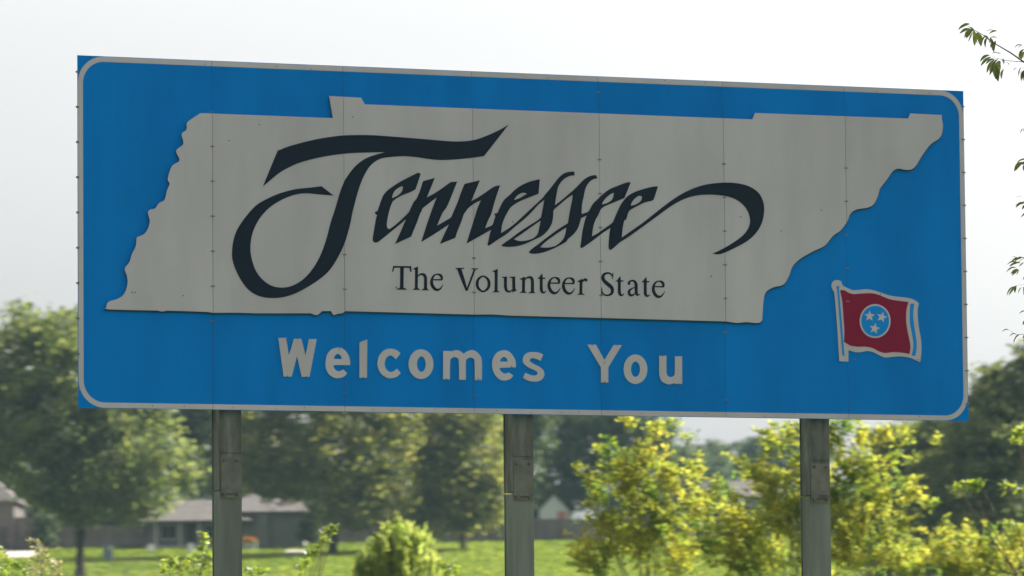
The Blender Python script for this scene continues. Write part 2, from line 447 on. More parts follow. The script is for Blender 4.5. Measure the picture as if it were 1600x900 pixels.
N1 = [(661,283,1),(678,278.3,1),(665.5,309,1),(678,302),(690,294),(702,285.5),(706,284.5),(713,284,1),(698,321),(690,333),(681.5,353,1),(690,348),(702,341),(704.5,338,1),(709,336,1),(704,349,1),(700,351,1),(682,363),(657,378.5,1),(666,350),(674,327),(681,309,1),(674,314),(665,321),(659,326),(657,331),(655,334),(650,348),(645,360),(641,370,1),(616,381.5,1),(624,364),(633,343),(644,318),(650,310),(656,295),(659,285)]
N2 = [(725,287.5,1),(748.5,282,1),(735,314.5,1),(745,309),(755,302.5),(765,295.5),(772,291.5),(780,289.8,1),(772,314),(766,335),(762,343),(756.5,357,1),(767,352.5),(769,350,1),(774,348,1),(771,358,1),(766.5,359,1),(755,365.5),(740,374),(727.5,381,1),(734,360),(740,341),(745,325),(750,313.5,1),(744,316),(736,321),(730,326),(725.5,332),(723,336),(719,348),(714,360),(710,372,1),(686,381.5,1),(693,366),(700,351),(704.5,338),(713,318),(718,304),(724,289)]
E2 = [(842,280.5,1),(840,303,1),(830,307),(815,313),(805,318),(797,324),(791.5,332),(786,343),(783,352),(781.5,364.5,1),(792,358),(804,349),(818,336),(832,323),(846,310),(850,305,1),(855,306,1),(850,312,1),(840,320),(826,335),(815,345),(804,354),(790,366),(776,375),(763.5,383.5),(760.5,382.5),(761.5,378),(764,366),(769,350),(772,340),(773,338,1),(770.5,335.5,1),(772,334,1),(776,333,1),(780,324),(786,313),(795,305),(803,297),(813,290),(824,285),(834,282)]
E2H = [(822,303,1),(819,301.8),(814,301.8),(808,305),(804,309),(801.8,312.8,1),(810,310),(817,306)]
S1 = [(896,268.5,1),(896.2,274.5,1),(890,275),(882,278.5),(875,285),(870.5,293),(868,305),(865.5,321,1),(875,314),(885,305.5),(894,298,1),(898,297,1),(897,303,1),(894,304,1),(885,310),(872,321),(865,327),(863,331),(863,336),(861.5,347),(858,355),(853,362),(845,369),(834,374.5),(820,381),(808,384.5),(796,386),(786,385.5),(781.8,384,1),(786,380.5),(798,372),(810,363),(826,352.5),(838,345),(844,340,1),(846,330),(849,313,1),(850,305),(856,298),(863,289),(870,280),(876,274),(883,270),(890,268.7)]
S1H = [(843.5,345,1),(841.5,355),(839,365),(834,371),(826,375),(816,376.8),(808,376.5),(801.5,374,1),(812,367),(826,357),(838,348.5)]
S2 = [(930,274,1),(932,279,1),(927,280),(922,282.5),(917,288),(913,296),(910.5,308),(908,320),(907.2,336),(906.5,341),(904,350),(901,358),(895,366),(886,374),(883,378),(870,385.5),(858,391),(846,395),(835,396.8),(828,396.2),(825,394,1),(830,389),(842,380),(855,370),(870,359),(885,349.5,1),(886,348),(889,330),(893,310),(893,299,1),(900,292),(902,290),(911,281),(918,276.5),(924,274.5)]
S2H = [(883.5,356,1),(882,365),(879,373),(874,379),(866,384.5),(856,387),(848,387.2),(842.5,386.5,1),(850,379),(862,370),(875,361)]
E3 = [(980,285),(984,285.5,1),(974,310,1),(965,313.5),(952,319),(942,323.5),(937,328),(933,337),(929,344),(925.5,355),(923.5,369.5,1),(932,365),(944,356.5),(954,349.5),(957,346,1),(960,345,1),(957,356,1),(952.5,356.5,1),(940,364.5),(925,376),(910,386.5),(906.5,387.5),(905.5,386),(906.5,378),(909,360),(913,343),(915.5,337,1),(906,341.5,1),(905.5,335.5,1),(917,331.5,1),(920,328),(925,319),(933,311),(942,302.5),(952,295.5),(963,291),(973,287)]
E3H = [(957.8,301.5,1),(952,304),(945,310),(940.5,316),(939,319.8,1),(946,318),(953,314),(956,310),(957,306)]
E4 = [(1022,291.5),(1026.5,292,1),(1020,312,1),(1017,314),(1005,317),(995,322),(984,328),(980,333),(977,343),(974,345),(971.5,357),(970,371.5,1),(980,364.5),(1000,350.5),(1008,344.5),(1030,327),(1050,312),(1068,301),(1088,292.4),(1108,287.6),(1132,285.6),(1152,287),(1170,292),(1184,302),(1191,316),(1192.4,330),(1189,348),(1180,364),(1166,377),(1146,388),(1128,396),(1120,397.6),(1112,396.4,1),(1124,391),(1140,382),(1156,371),(1166,360),(1170.4,348),(1169,336),(1163,324),(1152,314),(1138,308),(1120,305),(1104,304.4),(1088,305.6),(1072,309.6),(1056,317),(1040,327.3),(1020,342),(1000,356.5),(980,370.8),(967,379),(958,387),(953,390.5),(950.5,390),(949.5,384),(950.5,370),(952.5,356),(957,346),(962,334),(968,321),(972,315),(978,308),(985,303),(995,298.5),(1010,294)]
E4H = [(1001.5,308),(999,306.3),(995,307),(989,312),(985.5,317),(984,322,1),(991,320),(998,316),(1001,312)]
for i, lp in enumerate(([T_MAIN], [E1, E1H], [N1], [N2], [E2, E2H], [S1, S1H], [S2, S2H], [E3, E3H], [E4, E4H])):
    plate('script_letter', [traced(l) for l in lp], 0.0206, 0.0222 + 0.0004 * (i % 3) , M['navy'])

# ---- "The Volunteer State": each letter is drawn from pen strokes
class Glyph:
    def __init__(self, x0, y0, s=10.0): self.o = (x0, y0, s); self.parts = []
    def P(self, pts):
        self.parts.append([uv(*q[:2]) for q in win(pts, *self.o)]); return self
    def S(self, pts, closed=False, n=4):
        """stroke with its own width at each point"""
        N = len(pts); Q = []
        V = [Vector(p) for p in pts]
        segs = N if closed else N - 1
        for i in range(segs):
            p1, p2 = V[i], V[(i + 1) % N]
            p0 = V[i - 1] if (closed or i > 0) else p1 * 2 - p2
            p3 = V[(i + 2) % N] if (closed or i + 2 < N) else p2 * 2 - p1
            for k in range(n):
                t = k / n
                Q.append(0.5 * ((2 * p1) + (p2 - p0) * t + (2 * p0 - 5 * p1 + 4 * p2 - p3) * t * t + (3 * p1 - p0 - 3 * p2 + p3) * t ** 3))
        if not closed: Q.append(V[-1])
        L, Rr = [], []
        K = len(Q)
        for i in range(K):
            a = Q[(i + 1) % K] if (closed or i + 1 < K) else Q[i]
            b = Q[i - 1] if (closed or i > 0) else Q[i]
            t = Vector((a.x - b.x, a.y - b.y)).normalized(); nrm = Vector((-t.y, t.x)); w = max(Q[i].z, 4) / 2
            L.append((Q[i].x + nrm.x * w, Q[i].y + nrm.y * w)); Rr.append((Q[i].x - nrm.x * w, Q[i].y - nrm.y * w))
        self.parts.append(('strip', [uv(*q) for q in win(L, *self.o)], [uv(*q) for q in win(Rr, *self.o)], closed))
        return self
    def build(self, name, mat, d0, d1):
        v, f = [], []
        for i, p in enumerate(self.parts):
            dd = d1 + 0.0003 * i
            if isinstance(p, tuple):
                _, L, Rr, closed = p; K = len(L); b = len(v)
                for (lx, ly), (rx, ry) in zip(L, Rr):
                    v += [(lx, -dd, ly + VZ), (rx, -dd, ry + VZ), (lx, -d0, ly + VZ), (rx, -d0, ry + VZ)]
                for j in range(K if closed else K - 1):
                    c, e = b + 4 * j, b + 4 * ((j + 1) % K)
                    f += [(c, e, e + 1, c + 1), (c, c + 2, e + 2, e), (c + 1, e + 1, e + 3, c + 3)]
            else:
                b = len(v); K = len(p)
                v += [(x, -dd, y + VZ) for x, y in p] + [(x, -d0, y + VZ) for x, y in p]
                f.append(tuple(range(b, b + K)))
                f += [(b + j, b + (j + 1) % K, b + K + (j + 1) % K, b + K + j) for j in range(K)]
        me = bpy.data.meshes.new(name); me.from_pydata(v, [], f)
        bm = bmesh.new(); bm.from_mesh(me); bmesh.ops.recalc_face_normals(bm, faces=bm.faces); bm.to_mesh(me); bm.free()
        return link(name, me, mat, sign)

G1, G2, G3 = (605, 400), (735, 405), (880, 410)
def g_e(x0, y0, ox, oy):
    sh = lambda L: [(a + ox, b + oy, c) for a, b, c in L]
    return Glyph(x0, y0).S(sh([(690,374,20),(770,374,20),(845,374,26)])).S(sh([(842,380,22),(838,335,40),(815,302,38),(770,288,20),(720,307,26),(688,360,38),(681,420,46),(700,480,48),(740,523,44),(788,530,32),(828,500,20),(860,448,8)]))
def g_t(x0, y0, ox, oy):
    sh = lambda L: [(a + ox, b + oy) + tuple(c) for a, b, *c in L]
    return Glyph(x0, y0).S(sh([(1093,280,44),(1093,400,44),(1095,480,46),(1110,518,38),(1140,522,24),(1168,498,8)])).P(sh([(1030,308),(1060,285),(1108,222),(1115,288),(1160,294),(1156,311),(1100,311)]))
glyphs = [
 Glyph(*G1).P([(82,158),(362,162),(368,252),(350,252),(335,190),(232,186),(100,186),(78,250),(62,250)]).S([(218,170,56),(216,350,54),(214,520,54)]).P([(138,528),(182,500),(255,500),(300,530)]),
 Glyph(*G1).S([(446,180,46),(444,350,44),(442,525,44)]).P([(383,208),(466,165),(468,215),(430,218)]).P([(382,532),(425,500),(465,500),(505,533)]).S([(455,332,14),(490,297,22),(530,286,32),(568,302,44),(585,350,46),(586,430,46),(586,528,46)]).P([(518,536),(565,508),(607,508),(640,538)]),
 g_e(*G1, 0, 0),
 Glyph(*G1).S([(1110,200,64),(1170,370,54),(1228,545,30)]).S([(1355,205,28),(1295,370,28),(1230,545,26)]).P([(1048,188),(1192,188),(1180,206),(1062,206)]).P([(1298,196),(1412,196),(1400,212),(1312,212)]),
 Glyph(*G2).S([(92,388,44),(112,315,38),(185,268,24),(258,315,38),(278,388,46),(258,460,40),(185,508,26),(112,460,40)], True),
 Glyph(*G2).S([(390,178,48),(389,350,46),(388,510,46)]).P([(328,192),(414,152),(414,206),(375,208)]).P([(323,520),(368,495),(412,495),(450,518)]),
 Glyph(*G2).S([(535,280,46),(534,370,46),(536,440,46),(552,490,40),(588,510,28),(622,498,20),(658,462,12)]).S([(662,278,46),(664,380,46),(668,492,46)]).P([(472,280),(556,274),(556,302),(520,304)]).P([(588,280),(686,273),(686,302),(640,304)]).P([(648,465),(692,470),(714,490),(640,522)]),
 Glyph(*G2).S([(818,292,44),(816,400,44),(815,520,44)]).P([(752,314),(836,273),(838,322),(800,328)]).S([(825,340,14),(860,300,22),(905,284,34),(942,300,44),(955,350,46),(956,430,46),(956,520,46)]).P([(752,528),(798,500),(836,500),(868,528)]).P([(887,533),(935,504),(976,504),(1003,533)]),
 g_t(*G2, 0, 0),
 g_e(*G2, 532, 2),
 g_e(*G2, 758, 8),
 Glyph(*G3).S([(265,285,44),(263,390,44),(262,500,44)]).P([(203,302),(286,256),(288,312),(245,318)]).P([(198,508),(243,482),(284,482),(328,508)]).S([(275,322,14),(300,284,26),(332,272,42),(358,292,40)]),
 Glyph(*G3).S([(762,165,10),(760,215,16),(758,265,8)]).S([(750,215,14),(725,180,24),(680,168,28),(625,190,40),(605,235,50),(625,290,54),(685,345,58),(740,395,56),(755,445,48),(735,495,38),(680,517,26),(625,505,24),(597,465,14)]).S([(588,395,8),(590,455,16),(586,515,8)]),
 g_t(*G3, -230, -8),
 Glyph(*G3).S([(1015,352,40),(1015,312,32),(1060,287,26),(1103,302,38),(1124,350,48),(1126,420,48),(1128,480,46),(1148,512,30),(1186,500,8)]).S([(1122,385,14),(1060,412,22),(1016,450,40),(1020,498,42),(1058,518,34),(1112,488,14)]),
 g_t(*G3, 175, 4),
 g_e(*G3, 712, 8),
]
for g in glyphs: g.build('serif_letter', M['navy'], 0.0206, 0.0218)

# ---- "Welcomes You": cut-out letters fixed to the blue panels
def ell(cx, cy, rx, ry, n=28): return [(cx + rx * math.cos(2 * math.pi * k / n), cy + ry * math.sin(2 * math.pi * k / n)) for k in range(n)]
WEL = [
 [[(434.5,528,1),(446.5,527.8,1),(451,555.5,1),(459,529.2,1),(470.5,529.2,1),(477,556,1),(482.2,530,1),(494.5,529.7,1),(483.2,589,1),(471,589,1),(463.7,557,1),(455.2,588.5,1),(442.8,588.5,1)]],
 [[(546.5,570.5,1),(520.5,570.5,1),(522,576),(527,580),(532,579.5),(536,577.2,1),(542.2,583.5,1),(536,589),(528,591),(520,589.5),(513,584),(509,576),(508.2,567),(510.5,555),(517,546.5),(528,543),(537,546),(544,555),(546.5,564)], [(521,561,1),(534,561,1),(532,556),(527.5,553),(523,555.5)]],
 [[(561.2,535,1),(573.5,530.5,1),(573,590.5,1),(561.2,590.5,1)]],
 [[(625.5,552,1),(618,561.5,1),(614,557.5),(609,555.5),(603,559.5),(600.5,568),(602.5,576),(608,580.8),(614,580.5),(620,576,1),(625.8,583,1),(619,589),(609,591.2),(600,588),(592.5,580),(589.2,568),(592.5,555.5),(600,547.5),(609,544.8),(619,547)]],
 [ell(657.4,569,19.4,23.2), ell(658,569,6.9,12)],
 [[(692,548.5,1),(703.5,548.5,1),(704.5,549.8,1),(708,548),(714,547),(720,549.5),(724,553,1),(730,549),(737,547),(744,549.5),(750,556),(752.5,565),(752.5,594,1),(741.5,594,1),(741.2,565),(739,560.5),(735,558.8),(730,560.5),(727.5,565),(727.5,593.5,1),(717,593.5,1),(716.5,565),(714,559.5),(709,558),(705,560),(703,565),(702.5,592.8,1),(692,592.8,1)]],
 [[(805.5,574,1),(780,575,1),(782,580),(787,583.6),(791,583.5),(794.5,582,1),(801.8,587,1),(796,592.5),(787,594.8),(779,592),(772,584),(768.5,572),(770,560),(777,550.5),(788,547.2),(797,551),(804,561),(805.5,568)], [(780.5,565,1),(793,565,1),(791.5,560.5),(787,557.8),(782.5,560.5)]],
 [[(848.5,554,1),(844,563.8,1),(838,561),(831,559.8),(827.5,562),(828,565),(834,569),(842,573),(848,578),(850.2,584),(848,591),(842,595.5),(834,596.5),(824,594.5),(816.5,590.5,1),(820.5,582.5,1),(827,585.5),(833,586.8),(838.5,585.5),(839.5,582),(835,578.5),(825,574),(818,568),(816.2,562),(819,555),(825,551),(833,550),(842,551.2)]],
 [[(917.2,538.5,1),(930.5,538.5,1),(944,562.5,1),(958.5,539,1),(971.2,539.2,1),(950,574,1),(950,597.8,1),(938.5,597.8,1),(938.5,574,1)]],
 [ell(992.5,577,18.5,23), ell(992.5,577,7,12)],
 [[(1029.5,555.8,1),(1040.8,555.8,1),(1041,582),(1044,588),(1049,589.2),(1053,586.5),(1054,582),(1054,556.8,1),(1065.2,556.8,1),(1065.5,600,1),(1054,600,1),(1053,598.5,1),(1048,600.5),(1042,600.2),(1034,596),(1030.5,589),(1029.5,580)]],
]
for lp in WEL:
    plate('block_letter', [traced(l, 4) for l in lp], 0.0022, 0.0075, M['white'])

# ---- flag emblem
H = lambda pts: win(pts, 1260, 420, 5.295)
fl = plate('flag_emblem', [traced(H([(205,150),(215,110),(250,93),(285,105),(300,140),(350,165),(385,178),(430,175),(500,170),(560,180),(620,200),(690,222),(760,232),(830,240),(890,258),(928,285,1),(918,340),(920,410),(930,500),(945,580),(950,660),(945,730),(938,772,1),(900,755),(850,735),(780,725),(720,728),(650,735),(600,715),(550,690),(500,680),(450,690),(400,690),(345,672,1),(345,768,1),(270,765,1),(250,450),(230,200,1)]))], 0.0022, 0.0075, M['white'])
def sub(name, loops, d0, d1, mat): return plate(name, loops, d0, d1, mat, fl)
sub('red_field', [traced(H([(275,178,1),(310,178),(350,200),(390,210),(450,205),(540,203),(600,218),(680,250),(740,262),(842,275,1),(825,340),(822,430),(835,520),(850,590),(858,650),(850,705,1),(790,695),(720,690),(650,697),(600,685),(540,655),(480,645),(420,645),(360,635),(308,605,1),(312,520),(305,420),(295,280)]))], 0.0080, 0.0088, M['red'])
sub('disc_ring', [traced(H(ell(565,433,128,140)))], 0.0092, 0.0100, M['white'])
sub('blue_disc', [traced(H(ell(565,433,115,127)))], 0.0104, 0.0112, M['emblem_blue'])
for cx, cy, a0 in ((518,392,2), (620,400,16), (560,495,12)):
    st = []
    for k in range(10):
        w = R(a0 - 90 + 36 * k); rr = 45 if k % 2 == 0 else 19
        st.append((cx + rr * math.cos(w), cy + rr * 1.04 * math.sin(w), 1))
    sub('star', [traced(H(st))], 0.0116, 0.0124, M['white'])
sub('blue_bar', [traced(H([(858,288,1),(890,290,1),(880,360),(885,440),(900,540),(910,620),(905,690),(895,722,1),(868,718,1),(882,640),(875,560),(855,460),(852,370)]))], 0.0080, 0.0088, M['emblem_blue'])
sub('pole_line', [traced(H([(245,152),(257,142),(270,152),(266,175),(278,300),(312,720,1),(295,720,1),(262,300),(250,172)]))], 0.0080, 0.0088, M['emblem_blue'])

# ---- rivets, edge clips and scuffs along joints and border: joined, too small to pick apart
rv = MB()
def rivet(u, v, r, d):
    v += VZ
    pts = [(u + r * math.cos(R(60 * k)), -d, v + r * math.sin(R(60 * k))) for k in range(6)] + [(u + 0.6 * r * math.cos(R(60 * k)), -d - 0.004, v + 0.6 * r * math.sin(R(60 * k))) for k in range(6)]
    rv.poly(pts, [(0 + k, (k + 1) % 6, 6 + (k + 1) % 6, 6 + k) for k in range(6)] + [tuple(range(6, 12))])
r3 = random.Random(5)
def inside(x, y, lp):
    c = False
    for i in range(len(lp)):
        (x1, y1), (x2, y2) = lp[i - 1], lp[i]
        if (y1 > y) != (y2 > y) and x < (x2 - x1) * (y - y1) / (y2 - y1) + x1: c = not c
    return c
SCRIPT = [[(a, b) for a, b in traced(l)] for l in (T_MAIN, E1, N1, N2, E2, S1, S2, E3, E4)]
for k in range(1, NP):
    for j in range(10):
        v = 0.16 + j * 0.3048; u = k * PW
        if v > 2.95: continue
        on_map = 0.9 < v < 2.5
        if not on_map and r3.random() < 0.75: continue
        if any(inside(u, v, lp) for lp in SCRIPT): continue
        rv.box(u - 0.017, u + 0.017, -(0.0245 if on_map else 0.006), -(0.0205 if on_map else 0.0015), VZ + v - 0.005, VZ + v + 0.006)
for j in range(29):
    u = 0.3 + j * 0.2945
    for v in (0.026, SH - 0.026):
        if r3.random() < 0.45: rivet(u + r3.uniform(-0.08, 0.08), v + r3.uniform(-0.012, 0.012), 0.0055, 0.0026)
for j in range(10):
    v = 0.16 + j * 0.3048
    rv.box(-0.016, 0.012, -0.006, -0.0027, VZ + v - 0.009, VZ + v + 0.009)
    rv.box(SW - 0.03, SW + 0.008, -0.006, -0.0027, VZ + v - 0.006, VZ + v + 0.006)
for (x, y) in ((205,457),(210,457),(285,462),(357,220),(404,195),(550,183),(620,451),(618,449),(1156,339),(1282,329),(800,347),(1219,361),(1110,432)):
    u, v = uv(x, y); rivet(u, v, 0.007, 0.0206)
for px, py in ((448,528),(465,529),(448,588),(478,589),(567,590),(530,545),(925,539),(964,539),(944,567),(944,597),(1035,556),(1060,600),(747,592),(799,573),(600,588),(697,592),(1336,561),(1310,560),(1375,460),(1434,562)):
    u, v = uv(px, py); rivet(u, v, 0.007, 0.0077)
rvo = rv.build('rivets', M['rivet'], sign); rvo['kind'] = 'stuff'

# ---- three I-beam posts
def post_u(px, py):
    return uv(px, py)[0]
PB = 0.203; PF = 0.0105
for k, px in enumerate((360.5, 817.5, 1281.5)):
    u = uv(px, 640)[0] + 0.022
    zb = gz(0, 48) - sign.location.z - 0.5
    y0 = 0.075
    zs = VZ - 0.70                                   # splice height
    lower = MB()
    def ibeam(mb, z0, z1):
        mb.box(u - PB / 2, u + PB / 2, y0, y0 + PF, z0, z1)
        mb.box(u - PB / 2, u + PB / 2, y0 + PB - PF, y0 + PB, z0, z1)
        for sx in (-1, 1):
            xo = u + sx * (PB / 2 - 0.012); mb.box(xo - 0.004, xo + 0.004, y0 + PF + 0.0005, y0 + PB - PF - 0.0005, z0, z1)
    ibeam(lower, zb, zs)
    po = lower.build('post', M['steel'], sign)
    up = MB(); ibeam(up, zs + 0.012, VZ + SH - 0.12)
    up.build('upper_beam', M['rusty_steel'], po)
    pl = MB().box(u - PB / 2 + 0.012, u + PB / 2 - 0.008, y0 - 0.007, y0 - 0.001, zs - 0.06, zs + 0.30)
    pl.build('fuse_plate', M['rust'], po)
    for dz in (-0.03, 0.27):
        for du in (-0.06, 0.06):
            MB().tube([(u + du, y0 - 0.022, zs + dz), (u + du, y0 - 0.0125, zs + dz)], [0.014, 0.016], 6).build('bolt', M['rusty_steel'], po)
    MB().box(u - PB / 2 + 0.006, u + PB / 2 - 0.004, y0 - 0.020, y0 - 0.0125, zs - 0.02, zs + 0.015).build('hinge_band', M['rusty_steel'], po)
    MB().box(u - PB / 2 + 0.006, u + PB / 2 - 0.004, y0 - 0.008, y0 - 0.001, zs + 0.335, zs + 0.365).build('hinge_band', M['rusty_steel'], po)

# ------------------------------------------------------------------ trees
def leaf_cards(P, size, seed, up=0.2, aspect=0.62, nor=None):
    """small pointed leaf clumps (folded quads) at the points P"""
    r = np.random.default_rng(seed); n = len(P)
    d = r.normal(size=(n, 3)); d[:, 2] += up * r.normal(size=n); d /= np.linalg.norm(d, axis=1)[:, None]
    e = r.normal(size=(n, 3)); e -= d * (e * d).sum(1)[:, None]; e /= np.linalg.norm(e, axis=1)[:, None]
    s = (size * r.uniform(0.55, 1.35, n))[:, None]
    if nor is not None:      # leaves lie roughly across the outward direction of their clump
        w = nor / np.linalg.norm(nor, axis=1)[:, None] + 0.45 * r.normal(size=(n, 3)); w /= np.linalg.norm(w, axis=1)[:, None]
        d -= w * (d * w).sum(1)[:, None]; d /= np.linalg.norm(d, axis=1)[:, None]; e = np.cross(w, d)
    nrm = np.cross(d, e)
    v0 = P - d * s * 0.5; v2 = P + d * s * 0.5
    v1 = P + e * s * aspect * 0.5 + nrm * s * 0.12; v3 = P - e * s * aspect * 0.5 + nrm * s * 0.12
    V = np.stack([v0, v1, v2, v3], 1).reshape(-1, 3)
    return V, np.arange(4 * n).reshape(-1, 4)

def lobe_points(lobes, n, seed, clump=0.8):
    """points gathered in clumps near the surface of ellipsoid lobes"""
    r = np.random.default_rng(seed)
    vol = np.array([l[3] * l[4] * l[5] for l in lobes]) ** 0.67; vol /= vol.sum()
    out = []; nor = []
    for (cx, cy, cz, rx, ry, rz), w in zip(lobes, vol):
        m_ = max(20, int(n * w)); nc = max(8, m_ // 85)
        c = r.normal(size=(nc, 3)); c /= np.linalg.norm(c, axis=1)[:, None]
        rad = r.uniform(0.5, 1.02, nc) ** 0.6
        c = c * rad[:, None]
        idx = r.integers(0, nc, m_)
        off = r.normal(size=(m_, 3)) * clump * np.array([1, 1, 0.6])
        q = c[idx] * np.array([rx, ry, rz]) + off
        out.append(q + np.array([cx, cy, cz]))
        o = off / (clump + 1e-6) + c[idx] * 0.8 + np.array([0, 0, 0.55]); nor.append(o)
    return np.concatenate(out), np.concatenate(nor)

def tree(label, px, dist, base_z, lobes_px, mat, n=6000, size=0.45, trunk_r=0.3, seed=1, name='broadleaf_tree', group='trees behind the lawn', clump=0.8, trunk_top=None):
    """lobes_px: crown lobes as (px, py, rx_px, ry_px, depth offset in m)"""
    k = dist / FPX
    b = at(px, 800, dist); bx = b.x
    root = empty(name, (bx, dist, base_z))
    tag(root, label, 'tree', group)
    lobes = []
    for (lx, ly, rx, ry, dy) in lobes_px:
        c = at(lx, ly, dist + dy)
        lobes.append((c.x - bx, dy, c.z - base_z, rx * k, (rx + ry) / 2 * k * 0.9, ry * k))
    P = lobe_points(lobes, int(n * 2.4), seed, clump)
    P, NR = P
    NR = NR[P[:, 2] > 0.8]; P = P[P[:, 2] > 0.8]
    V, F = leaf_cards(P, size * 1.12, seed + 50, nor=NR)
    link('crown', mesh_np('crown', V, F), mat, root)
    top = max(l[2] for l in lobes)
    rr = random.Random(seed)
    mb = MB()
    tz = top * 0.75
    pts = [(0, 0, -0.4), (0.05 * trunk_r, 0, tz * 0.25), (rr.uniform(-.3, .3), rr.uniform(-.3, .3), tz * 0.55), (rr.uniform(-.5, .5), rr.uniform(-.5, .5), tz)]
    mb.tube(pts, [trunk_r * 1.35, trunk_r, trunk_r * 0.75, trunk_r * 0.25], 9)
    for l in lobes:
        s = Vector(pts[1]).lerp(Vector(pts[2]), rr.uniform(0.2, 1.0)); e = Vector(l[:3])
        mid = s.lerp(e, 0.5) + Vector((0, 0, rr.uniform(-0.3, 0.5)))
        mb.tube([s, mid, e], [trunk_r * 0.45, trunk_r * 0.28, trunk_r * 0.1], 6)
    mb.build('trunk', M['bark'], root, True)
    return root

# broad tree on the left, in front of the house
tree('big dark spreading tree with a bare trunk on the lawn, left of the sign', 125, 458, gz(-36, 458),
     [(60,520,52,44,1),(30,560,60,60,2),(110,560,55,70,-2),(90,640,95,80,-3),(0,660,75,70,0),(170,640,75,80,0),(190,720,80,60,-3),(120,740,95,55,-4),(225,690,55,60,2),(255,730,42,50,1),(60,740,60,45,0),(-40,600,60,90,3),(150,540,60,60,3),(210,780,50,28,-3),(130,785,60,22,-3)],
     M['tree_a'], 15000, 0.50, 0.50, 21)
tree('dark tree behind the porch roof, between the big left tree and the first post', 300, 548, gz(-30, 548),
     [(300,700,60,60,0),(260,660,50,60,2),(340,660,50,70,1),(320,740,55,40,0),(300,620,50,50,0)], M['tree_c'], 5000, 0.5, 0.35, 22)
tree('wide leafy tree over the house, right of the first post', 520, 498, gz(-17, 498),
     [(420,700,55,65,0),(480,640,70,60,0),(520,720,75,65,-2),(590,690,55,70,0),(610,660,40,50,1),(450,745,55,35,-1),(550,790,55,35,-2),(600,770,40,45,0),(400,650,50,50,2),(520,600,80,60,1),(410,725,40,40,1)],
     M['tree_b'], 11500, 0.48, 0.40, 23)
tree('pale topped tree left of the middle post, above the wooden fence', 723, 505, gz(-5, 505),
     [(700,690,55,55,0),(745,680,38,40,-1),(660,740,45,55,1),(720,760,55,50,-2),(760,740,28,35,-1),(690,810,50,28,-1),(745,800,35,35,-2),(680,640,60,45,0)],
     M['tree_b'], 8200, 0.46, 0.26, 24)
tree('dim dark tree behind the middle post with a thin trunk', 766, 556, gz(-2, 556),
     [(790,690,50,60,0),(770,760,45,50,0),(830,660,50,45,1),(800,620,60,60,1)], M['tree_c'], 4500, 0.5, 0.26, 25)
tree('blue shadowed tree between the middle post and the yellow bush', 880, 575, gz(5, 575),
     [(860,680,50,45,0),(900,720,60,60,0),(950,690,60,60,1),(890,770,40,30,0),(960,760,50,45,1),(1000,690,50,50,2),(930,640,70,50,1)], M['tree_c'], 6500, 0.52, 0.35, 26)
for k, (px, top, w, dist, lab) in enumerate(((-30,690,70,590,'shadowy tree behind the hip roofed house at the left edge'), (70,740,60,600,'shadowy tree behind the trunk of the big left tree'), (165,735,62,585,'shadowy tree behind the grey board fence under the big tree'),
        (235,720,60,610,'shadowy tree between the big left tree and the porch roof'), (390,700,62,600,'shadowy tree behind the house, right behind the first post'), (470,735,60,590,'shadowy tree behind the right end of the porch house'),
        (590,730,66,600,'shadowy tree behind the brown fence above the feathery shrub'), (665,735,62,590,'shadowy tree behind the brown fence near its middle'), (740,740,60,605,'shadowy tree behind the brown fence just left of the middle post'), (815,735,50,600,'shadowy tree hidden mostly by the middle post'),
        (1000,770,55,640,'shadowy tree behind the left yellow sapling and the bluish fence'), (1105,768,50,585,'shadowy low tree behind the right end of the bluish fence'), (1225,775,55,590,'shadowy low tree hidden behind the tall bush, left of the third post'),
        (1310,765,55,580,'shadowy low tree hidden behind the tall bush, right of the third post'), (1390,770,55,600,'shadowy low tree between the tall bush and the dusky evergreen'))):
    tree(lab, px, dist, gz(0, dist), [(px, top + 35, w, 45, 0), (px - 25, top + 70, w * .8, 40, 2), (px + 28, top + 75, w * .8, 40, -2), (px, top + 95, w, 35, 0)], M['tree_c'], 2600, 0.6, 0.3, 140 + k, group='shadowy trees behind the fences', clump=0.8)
tree('shadowy tree far behind the evergreens at the right edge', 1575, 500, gz(0, 500), [(1560,720,70,70,0),(1600,780,70,70,1),(1520,790,70,60,0),(1580,850,90,60,1)], M['tree_c'], 4200, 0.42, 0.25, 160, group='shadowy trees behind the fences')
tree('shadowy tree far behind the dusky evergreen, below the sign corner', 1420, 520, gz(0, 520), [(1420,760,70,60,0),(1460,800,70,70,1),(1390,830,70,60,0),(1450,870,90,50,1)], M['tree_c'], 4200, 0.42, 0.25, 161, group='shadowy trees behind the fences')
# far trees seen in the gap under the sign
for k, (px, top, w, dist, lab) in enumerate(((1085,705,45,880,'hazy far tree low in the sky gap, leftmost of its row'), (1140,692,45,930,'hazy far tree in the sky gap with the widest crown'),
                                     (1195,690,42,905,'hazy far tree just left of the third post'), (1250,676,45,890,'hazy far tree peeping out behind the third post'), (1040,690,50,860,'hazy far tree behind the left yellow sapling'))):
    tree(lab, px, dist, gz(0, dist), [(px, top + 31, w, 42, 0), (px - 22, top + 46, w * .7, 40, 3), (px + 25, top + 50, w * .7, 40, -3), (px, top + 90, w, 40, 0)], M['tree_c'], 2700, 0.75, 0.3, 40 + k, group='far hazy trees in the gap', clump=0.8)
